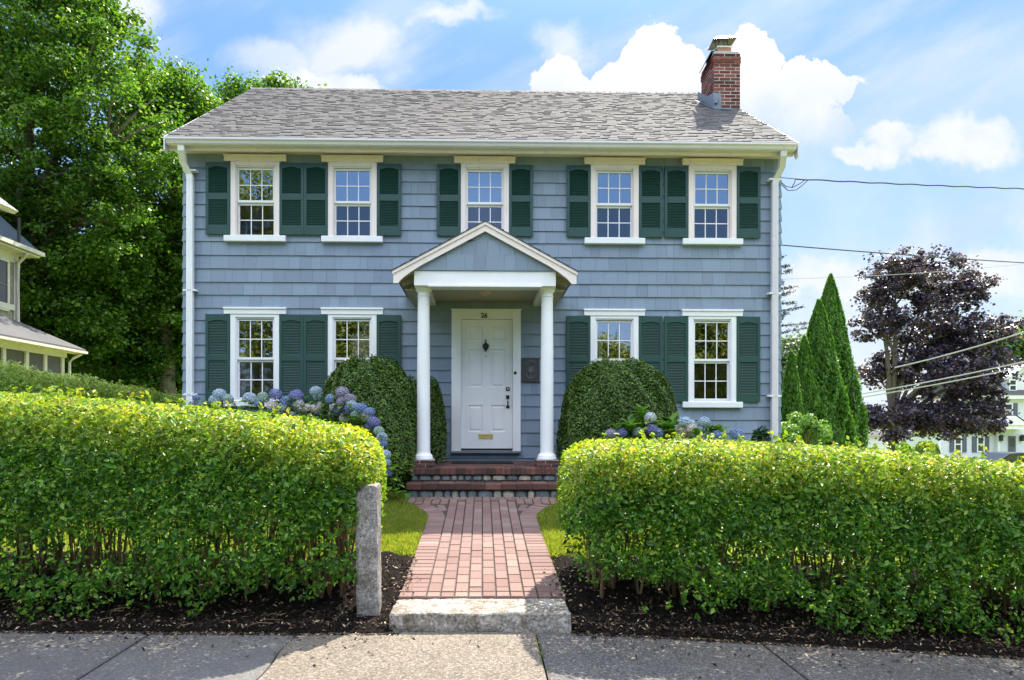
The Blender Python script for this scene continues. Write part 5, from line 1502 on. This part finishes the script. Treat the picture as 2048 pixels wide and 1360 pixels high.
def spruce():
    t = at(1545, 560, 22); root = thing('spruce_tree', (t.x, 22, .2), 'dark spruce branches reaching out from behind the right house corner', 'tree'); Ps = []; mb = MB(); mb.tube([(t.x, 22, .2), (t.x, 22, t.z + 1.2)], [.16, .04], 8)
    for i in range(60):
        z = 1.5 + i * (t.z - .6) / 60; a = i * 2.4; Lh = max(.2, (t.z + 1.2 - z) * .28 + .35); e = Vector((t.x + cos(a) * Lh, 22 + sin(a) * Lh, z + .10 * Lh)); mb.tube([(t.x, 22, z), e], [.02, .006], 5, cap=False)
        for k in range(130): u = random.uniform(.15, 1); Ps.append((t.x + cos(a) * Lh * u + random.gauss(0, .05), 22 + sin(a) * Lh * u + random.gauss(0, .05), z + .1 * Lh * u + random.gauss(0, .03)))
    obj('trunk', mb, 'bark', root); P = np.array(Ps); leaves_mesh('crown', P, rng.normal(size=P.shape), rng.uniform(.06, .13, len(P)), 'spruce', root, None, .25, simple=True)


spruce()
# trees across the street, seen only as reflections in the windows
random.seed(12)
for X, Y, H, r in ((-13, -17, 16.5, 3.8), (-7.5, -18, 9, 2.8), (-2, -19, 8, 2.8), (3, -20, 7.2, 2.6), (8, -19, 6.6, 2.6), (14, -18, 9.6, 3.2), (20, -20, 9, 3.4), (-20, -20, 10, 3.6)):
    tree('street_tree', (X, Y, 0), H * .35, [((X + random.uniform(-.8, .8), Y + random.uniform(-.6, .6), H * f), (r * q, r * q, H * .2)) for f, q in ((.32, 1), (.5, 1), (.68, .85), (.82, .6))], 20000, 'street_leaf', (.14, .25), 'leafy tree standing across the street', .25, 1.1, group='trees across the street')


# ------------------------------------------------------------------ neighbour on the left
def left_neighbour():
    nb = thing('neighbour_house', (-20, 20, 1.0), 'olive shingled neighbouring house with a white-trimmed screened porch at left', 'house')
    XP, YP = -14.0, 22.5; XU, YU = -16.5, 23.9
    zc = at(137, 700, YP).z      # porch eave
    # upper block
    mb = MB(); ez = 7.45; y = 14.0
    mb.box(-24, XU - .02, 14, YU, 1.0, ez)
    z = 1.2
    while z < ez - .05:
        yy = 14.0
        while yy < YU: w = random.uniform(.12, .25); y1 = min(YU, yy + w); mb.add([(XU + .014, yy + .004, z), (XU + .014, y1 - .004, z), (XU + .001, y1 - .004, z + .14), (XU + .001, yy + .004, z + .14), (XU - .02, yy, z), (XU - .02, y1, z)], [(0, 1, 2, 3), (4, 5, 1, 0)]); yy = y1
        z += .14
    obj('wall', mb, 'nb_wall', nb)
    # hipped upper roof
    mb = MB(); a0, a1, b0, b1 = -25, XU + .5, 13.4, YU + .45; zz = ez + .2
    xr = (a0 + a1) / 2; mb.prism([(a0, zz - .03), (a1, zz - .03), (a1, zz), (xr, zz + (a1 - xr) * .92), (a0, zz)][::-1], b0, b1)
    rf = obj('roof', mb, 'greyroof', nb)
    p = at(38, 436, 23.2); mb = MB(); mb.tube([(p.x, 23.2, p.z - 1.0), (p.x, 23.2, p.z)], .05, 8); obj('vent_pipe', mb, 'metal', rf)
    mb = MB(); mb.box(a1 - .0, a1 + .12, b0, b1 + .1, zz - .14, zz - .005); mb.box(a0, a1 - .001, b1, b1 + .12, zz - .14, zz - .005); mb.box(XU + .02, a1 - .001, b0, b1 - .01, zz - .22, zz - .16); mb.box(XU + .001, XU + .05, b0, YU, ez - .35, zz - .221)
    obj('cornice', mb, 'nb_trim', nb)
    # corner board and belt course
    mb = MB(); mb.box(XU + .016, XU + .05, YU - .22, YU + .02, 1, ez - .36)
    mb.tube([(a1 - .0, YU - .25, zz - .2), (XU + .35, YU - .15, zz - .32), (XU + .11, YU - .12, zz - .55), (XU + .11, YU - .12, 5.0)], .06, 8)
    zb_ = at(30, 618, YU).z; mb.box(XU + .016, XU + .07, 14, YU - .221, zb_ - .1, zb_ + .1)
    obj('corner_trim', mb, 'nb_trim', nb)
    # window on the upper side wall
    ya = FPX * abs(XU) / (965 - 2); yb = FPX * abs(XU) / (965 - 24); 
    for (y0, y1) in ((22.75, 23.35), (21.3, 21.9)):
        z0, z1 = 5.45, 7.05; mb = MB(); t = .1; mb.box(XU + .016, XU + .06, y0 - t, y0, z0 - t, z1 + t); mb.box(XU + .016, XU + .06, y1, y1 + t, z0 - t, z1 + t); mb.box(XU + .016, XU + .06, y0, y1, z1, z1 + t); mb.box(XU + .016, XU + .06, y0, y1, z0 - t, z0)
        w = obj('window', mb, 'nb_trim', nb); mb = MB(); mb.box(XU + .016, XU + .03, y0 + .001, y1 - .001, z0 + .001, z1 - .001); obj('pane', mb, 'carglass', w)
        mb = MB(); mb.box(XU + .031, XU + .05, y0 + .001, y1 - .001, (z0 + z1) / 2 - .03, (z0 + z1) / 2 + .03); obj('sash', mb, 'slate_shutter', w)
    # screened porch
    zr = at(20, 632, YU).z
    mb = MB(); vs = [(XP + .45, 13, zc + .06), (XP + .45, YP + .5, zc + .06), (XU + .02, YP + .2, 5.25), (XU + .02, 13, 5.25)]; vs2 = [(a, b, c - .06) for a, b, c in vs]
    mb.add(vs + vs2, [(0, 1, 2, 3), (7, 6, 5, 4), (0, 4, 5, 1), (1, 5, 6, 2), (2, 6, 7, 3), (3, 7, 4, 0)]); obj('porch_roof', mb, 'paleroof', nb)
    mb = MB(); mb.box(XP + .33, XP + .5, 13, YP + .52, zc - .08, zc - .002); mb.box(XP - .1, XP + .08, 13, YP + .05, zc - .26, zc - .081); mb.box(XU + .1, XP - .101, YP - .1, YP + .05, zc - .26, zc - .081)
    mb.box(XP + .081, XP + .33, 13, YP + .4, zc - .10, zc - .083)
    obj('porch_eave', mb, 'nb_trim', nb)
    for i, px in enumerate((18, 63, 99, 133, -40)):
        Y = FPX * abs(XP) / (965 - px); mb = MB(); mb.bbox(XP - .07, XP + .07, Y - .07, Y + .07, 1.1, zc - .262, .01); obj('porch_post', mb, 'nb_trim', nb)
    mb = MB(); mb.tube([(XP + .42, YP + .3, zc - .1), (XP + .2, YP + .2, zc - .25), (XP + .12, YP + .12, zc - .4), (XP + .12, YP + .12, 1.2)], .045, 8); obj('downspout', mb, 'nb_trim', nb)
    mb = MB(); mb.box(XP - .01, XP + .01, 14, YP, 1.9, zc - .263); mb.box(XU + .1, XP - .02, YP - .04, YP - .02, 1.9, zc - .263); obj('porch_screen', mb, 'screen', nb)
    mb = MB(); mb.box(XP - .06, XP + .06, 13, YP, 1.0, 1.88); obj('porch_wall', mb, 'nb_wall', nb)
    # gable tip nearer the camera
    mb = MB(); q = at(0, 400, 21); mb.prism([(q.x - 2.4, q.z + 1.75), (q.x - .25, q.z + .15), (q.x + .16, q.z - .16), (q.x + .02, q.z - .26), (q.x - .45, q.z - .12), (q.x - 2.4, q.z + 1.3)], 20.6, 21.6); obj('dormer_eave', mb, 'nb_trim', nb)


left_neighbour()


# ------------------------------------------------------------------ white house far right
def white_house():
    Y = 50.0; s = FPX / Y
    wh = thing('white_house', (36, Y + 3, -1.9), 'white clapboard house with slate shutters and a front dormer beyond the purple maple', 'house')
    def X(px): return at(px, 800, Y).x
    def Z(py): return at(1960, py, Y).z
    gz = -1.9; x0, x1, x2 = X(1878), X(1990), X(2150)
    zl, zh = Z(864), Z(798)
    mb = MB()
    def clap(a, b, c, d, y):
        z = c
        while z < d: z1 = min(z + .16, d); mb.add([(a, y - .03, z), (b, y - .03, z), (b, y - .006, z1), (a, y - .006, z1), (a, y, z), (b, y, z)], [(0, 1, 2, 3), (4, 5, 1, 0)]); z = z1
    clap(x0, x1, gz, zl, Y); clap(x1, x2, gz, zh, Y - .3)
    mb.box(x0, x1, Y + .001, Y + 7, gz, zl); mb.box(x1 + .001, x2, Y - .299, Y + 8, gz, zh); obj('wall', mb, 'clap', wh)
    mb = MB(); mb.box(x0 - .3, x1, Y - .35, Y + 7.3, zl + .001, zl + .22); mb.box(x1 - .3, x2, Y - .7, Y + 8.2, zh + .001, zh + .28); mb.box(x0 - .05, x0 + .12, Y - .05, Y - .031, gz, zl); mb.box(x1 - .05, x1 + .12, Y - .36, Y - .331, gz, zh); obj('cornice', mb, 'white', wh)
    mb = MB(); mb.prism([(Y - .75, zh + .281), (Y + 4, zh + 3.3), (Y + 8.4, zh + .281)], x1 - .35, x2, axis='x'); mb.prism([(Y - .4, zl + .221), (Y + 3.5, zl + 1.3), (Y + 7.4, zl + .221)], x0 - .35, x1 - .36, axis='x'); obj('roof', mb, 'paleroof', wh)
    # dormer
    mb = MB(); dx0, dx1 = X(2014), X(2075); dz0, dz1 = Z(792), Z(755); ax = (dx0 + dx1) / 2
    mb.prism([(dx0, dz0), (dx1, dz0), (dx1, dz1), (ax, dz1 + .9), (dx0, dz1)][::1], Y - .1, Y + 3); d = obj('dormer', mb, 'clap', wh)
    mb = MB()
    for sg in (-1, 1): e = dx0 if sg < 0 else dx1; mb.add([(ax, Y - .3, dz1 + 1.0), (ax, Y + 3, dz1 + 1.0), (e + sg * .2, Y + 3, dz1 + .0), (e + sg * .2, Y - .3, dz1 + .0), (ax, Y - .3, dz1 + .85), (ax, Y + 3, dz1 + .85), (e + sg * .2, Y + 3, dz1 - .15), (e + sg * .2, Y - .3, dz1 - .15)], [(0, 1, 2, 3), (7, 6, 5, 4), (0, 3, 7, 4), (1, 5, 6, 2), (2, 6, 7, 3)])
    obj('dormer_roof', mb, 'white', d)

    def win(pxa, pxb, pya, pyb, y, sh=True, par=wh):
        a, b, c, e = X(pxa), X(pxb), Z(pyb), Z(pya); mb = MB(); t = .09
        mb.box(a - t, a, y - .08, y - .031, c - t, e + t); mb.box(b, b + t, y - .08, y - .031, c - t, e + t); mb.box(a, b, y - .08, y - .031, e, e + t); mb.box(a, b, y - .08, y - .031, c - t, c); mb.box(a, b, y - .07, y - .045, (c + e) / 2 - .04, (c + e) / 2 + .04)
        w = obj('window', mb, 'white', par); mb = MB(); mb.box(a + .001, b - .001, y - .044, y - .032, c + .001, e - .001); obj('pane', mb, 'carglass', w)
        if sh:
            for q0, q1 in ((a - t - .36, a - t - .02), (b + t + .02, b + t + .36)): mb = MB(); mb.bbox(q0, q1, y - .09, y - .031, c - t, e + t, .01); obj('shutter', mb, 'slate_shutter', wh)
    win(1910, 1920.5, 875, 902, Y); win(1955, 1965.5, 875, 902, Y); win(2003.5, 2016, 809, 832, Y - .3); win(2017, 2028, 761, 780, Y - .1, False, d)
    # entry with small pediment
    mb = MB(); a, b = X(1976), X(2028); zt = Z(858); mb.box(a, b, Y - 1.3, Y - .4, zt, zt + .3); mb.prism([(a, zt + .301), (b, zt + .301), ((a + b) / 2, zt + 1.0)], Y - 1.4, Y - .4); p = obj('entry_hood', mb, 'white', wh)
    mb = MB(); mb.add([((a + b) / 2, Y - 1.45, zt + 1.06), ((a + b) / 2, Y - .3, zt + 1.06), (b + .15, Y - .3, zt + .30), (b + .15, Y - 1.45, zt + .30)], [(0, 1, 2, 3)]); obj('hood_roof', mb, 'darkroof', p)
    mb = MB(); mb.box(X(2010), X(2023), Y - .42, Y - .34, gz, Z(872)); d2 = obj('entry_door', mb, 'slate_shutter', wh); mb = MB(); mb.box(X(2012), X(2021), Y - .43, Y - .421, Z(893), Z(875)); obj('pane', mb, 'carglass', d2)
    for px in (1993, 2035): c = X(px); z = Z(877); mb = MB(); mb.box(c - .10, c + .10, Y - .55, Y - .34, z - .18, z + .14); mb.prism([(c - .16, z + .141), (c + .16, z + .141), (c, z + .3)], Y - .6, Y - .34); obj('wall_lantern', mb, 'black', wh)
    # pale shed house further behind on the left
    sh = thing('pale_house', (X(1745) * 1.3, 66, -2), 'pale blue-grey house glimpsed low beyond the arborvitae', 'house')
    mb = MB(); a, b = at(1722, 870, 66).x, at(1800, 870, 66).x; mb.box(a, b, 66, 72, -2, .4); obj('wall', mb, 'clap', sh); mb = MB(); mb.prism([(65.6, .401), (69, 1.9), (72.4, .401)], a - .3, b + .3, axis='x'); obj('roof', mb, 'paleroof', sh)
    dome('clipped_shrub', (at(1853, 890, 46).x, 46), .85, .8, -1.7, .02 + at(1853, 884, 46).z, 9000, 'privet_back', (.1, .16), 'square clipped shrub left of the white house')
    dome('clipped_shrub', (at(1808, 890, 47).x, 47), .5, .5, -1.7, at(1808, 887, 47).z, 5000, 'privet_back', (.1, .16), 'small rounded shrub beyond the purple maple trunk')


white_house()


def car():
    c = thing('parked_car', (at(2060, 900, 40).x, 40, -1.75), 'dark parked car in front of the white house', 'car'); x0 = at(1953, 905, 40).x; zt = at(2010, 904, 40).z; gz = zt - 1.45
    prof = [(0, .45), (.05, .75), (.35, .92), (.75, .98), (1.35, 1.40), (1.9, 1.45), (2.7, 1.44), (3.3, 1.25), (3.75, .98), (4.4, .85), (4.55, .55), (4.5, .3), (4.0, .28), (.3, .28)]
    mb = MB(); mb.prism([(x0 + a, gz + b) for a, b in prof], 39.1, 40.9); o = obj('body', mb, 'carpaint', c)
    md = o.modifiers.new('b', 'BEVEL'); md.width = .06; md.segments = 3
    mb = MB(); mb.prism([(x0 + a, gz + b) for a, b in ((.95, 1.0), (1.42, 1.34), (2.0, 1.38), (2.0, 1.0))], 39.08, 39.099); mb.prism([(x0 + a, gz + b) for a, b in ((2.08, 1.0), (2.08, 1.38), (2.68, 1.37), (3.2, 1.2), (3.5, 1.0))], 39.08, 39.099); obj('side_window', mb, 'carglass', c)
    for wx in (.85, 3.65):
        for yy in (39.05, 40.75):
            mb = MB(); mb.tube([(x0 + wx, yy, gz + .32), (x0 + wx, yy + .2, gz + .32)], .32, 20); w = obj('wheel', mb, 'rubber', c); mb = MB(); mb.tube([(x0 + wx, yy - .01, gz + .32), (x0 + wx, yy - .001, gz + .32)], .19, 16); obj('rim', mb, 'rim', w)
    mb = MB(); mb.bbox(x0 - .01, x0 + .05, 39.2, 39.5, gz + .62, gz + .76, .01); obj('tail_light', mb, 'tread', c)


car()


# ------------------------------------------------------------------ cables
def cable(pts, r, mat, label, sag=0, n=24, wav=0, name='overhead_cable', loops=None):
    a, b = Vector(pts[0]), Vector(pts[1]); P = []
    for i in range(n + 1): t = i / n; p = a.lerp(b, t); p.z -= sag * 4 * t * (1 - t) + wav * sin(t * 90); P.append(p)
    mb = MB(); mb.tube(P, r, 6)
    if loops:
        for l in loops: mb.tube(l, r * .7, 5)
    tag(obj(name, mb, mat, origin=tuple(a)), label, 'cable')


a = at(1592, 358, 10.9); b = at(2300, 384, 15); e = at(1562, 368, 10.8)
loops = [[at(1562, 364, 10.75), at(1572, 373, 10.8), at(1585, 375, 10.85), at(1600, 367, 10.9), at(1610, 359.5, 11.0)], [at(1563, 369, 10.75), at(1576, 381, 10.8), at(1592, 380, 10.85), at(1604, 371, 10.9), at(1616, 360, 11.0)],
         [at(1591, 358, 10.9), at(1589, 366, 10.85), at(1584, 374, 10.85)], [at(1561, 355, 10.75), at(1592, 358, 10.9)]]
cable([a, b], .011, 'cable', 'black twisted service cable leaving the upper right house corner', .03, 90, .006, loops=loops)
cable([at(1561, 490, 10.75), at(2300, 537, 17)], .010, 'cable', 'thin black cable leaving the house at mid height on the right', .05)
cable([at(1562, 558, 24), at(2250, 500, 30)], .010, 'cable_pale', 'faint pale wire crossing above the arborvitae tip', .25)
cable([at(1650, 800, 26), at(2200, 688, 20)], .022, 'cable_pale', 'upper of the two close parallel pale cables before the purple maple', .10)
cable([at(1650, 806, 26), at(2200, 700, 20)], .022, 'cable_pale', 'lower of the two close parallel pale cables before the purple maple', .10)
cable([at(1790, 735, 27), at(2200, 613, 21)], .026, 'cable_pale', 'steeper pale cable crossing the middle of the purple maple crown', .12)

# a few weeds in the sidewalk joint and fallen twigs
mb = MB()
for i in range(16):
    y = random.uniform(3.7, 4.4); x = .36 + random.uniform(-.012, .012)
    for k in range(5): a = random.uniform(0, 6.3); mb.tube([(x, y, zfront(x)), (x + cos(a) * .01, y + sin(a) * .01, zfront(x) + random.uniform(.01, .022))], [.0016, .0006], 3)
tag(obj('joint_weeds', mb, 'grass'), 'tiny weeds growing in the sidewalk joint before the granite step', 'weeds', kind='stuff')
mb = MB()
for i in range(90):
    x = random.choice([random.uniform(-4.5, -1), random.uniform(.8, 4.5)]); y = random.uniform(4.5, 5.1); a = random.uniform(0, 6.3); l = random.uniform(.04, .2); z = g(x, y) + .05
    mb.tube([(x, y, z), (x + cos(a) * l * .5, y + sin(a) * l * .5, z + random.uniform(0, .02)), (x + cos(a + .3) * l, y + sin(a + .3) * l * .6, z - .005)], [.003, .0022, .001], 4)
tag(obj('fallen_twigs', mb, 'stem'), 'thin dry twigs scattered over the dark mulch under the hedges', 'twigs', kind='stuff')
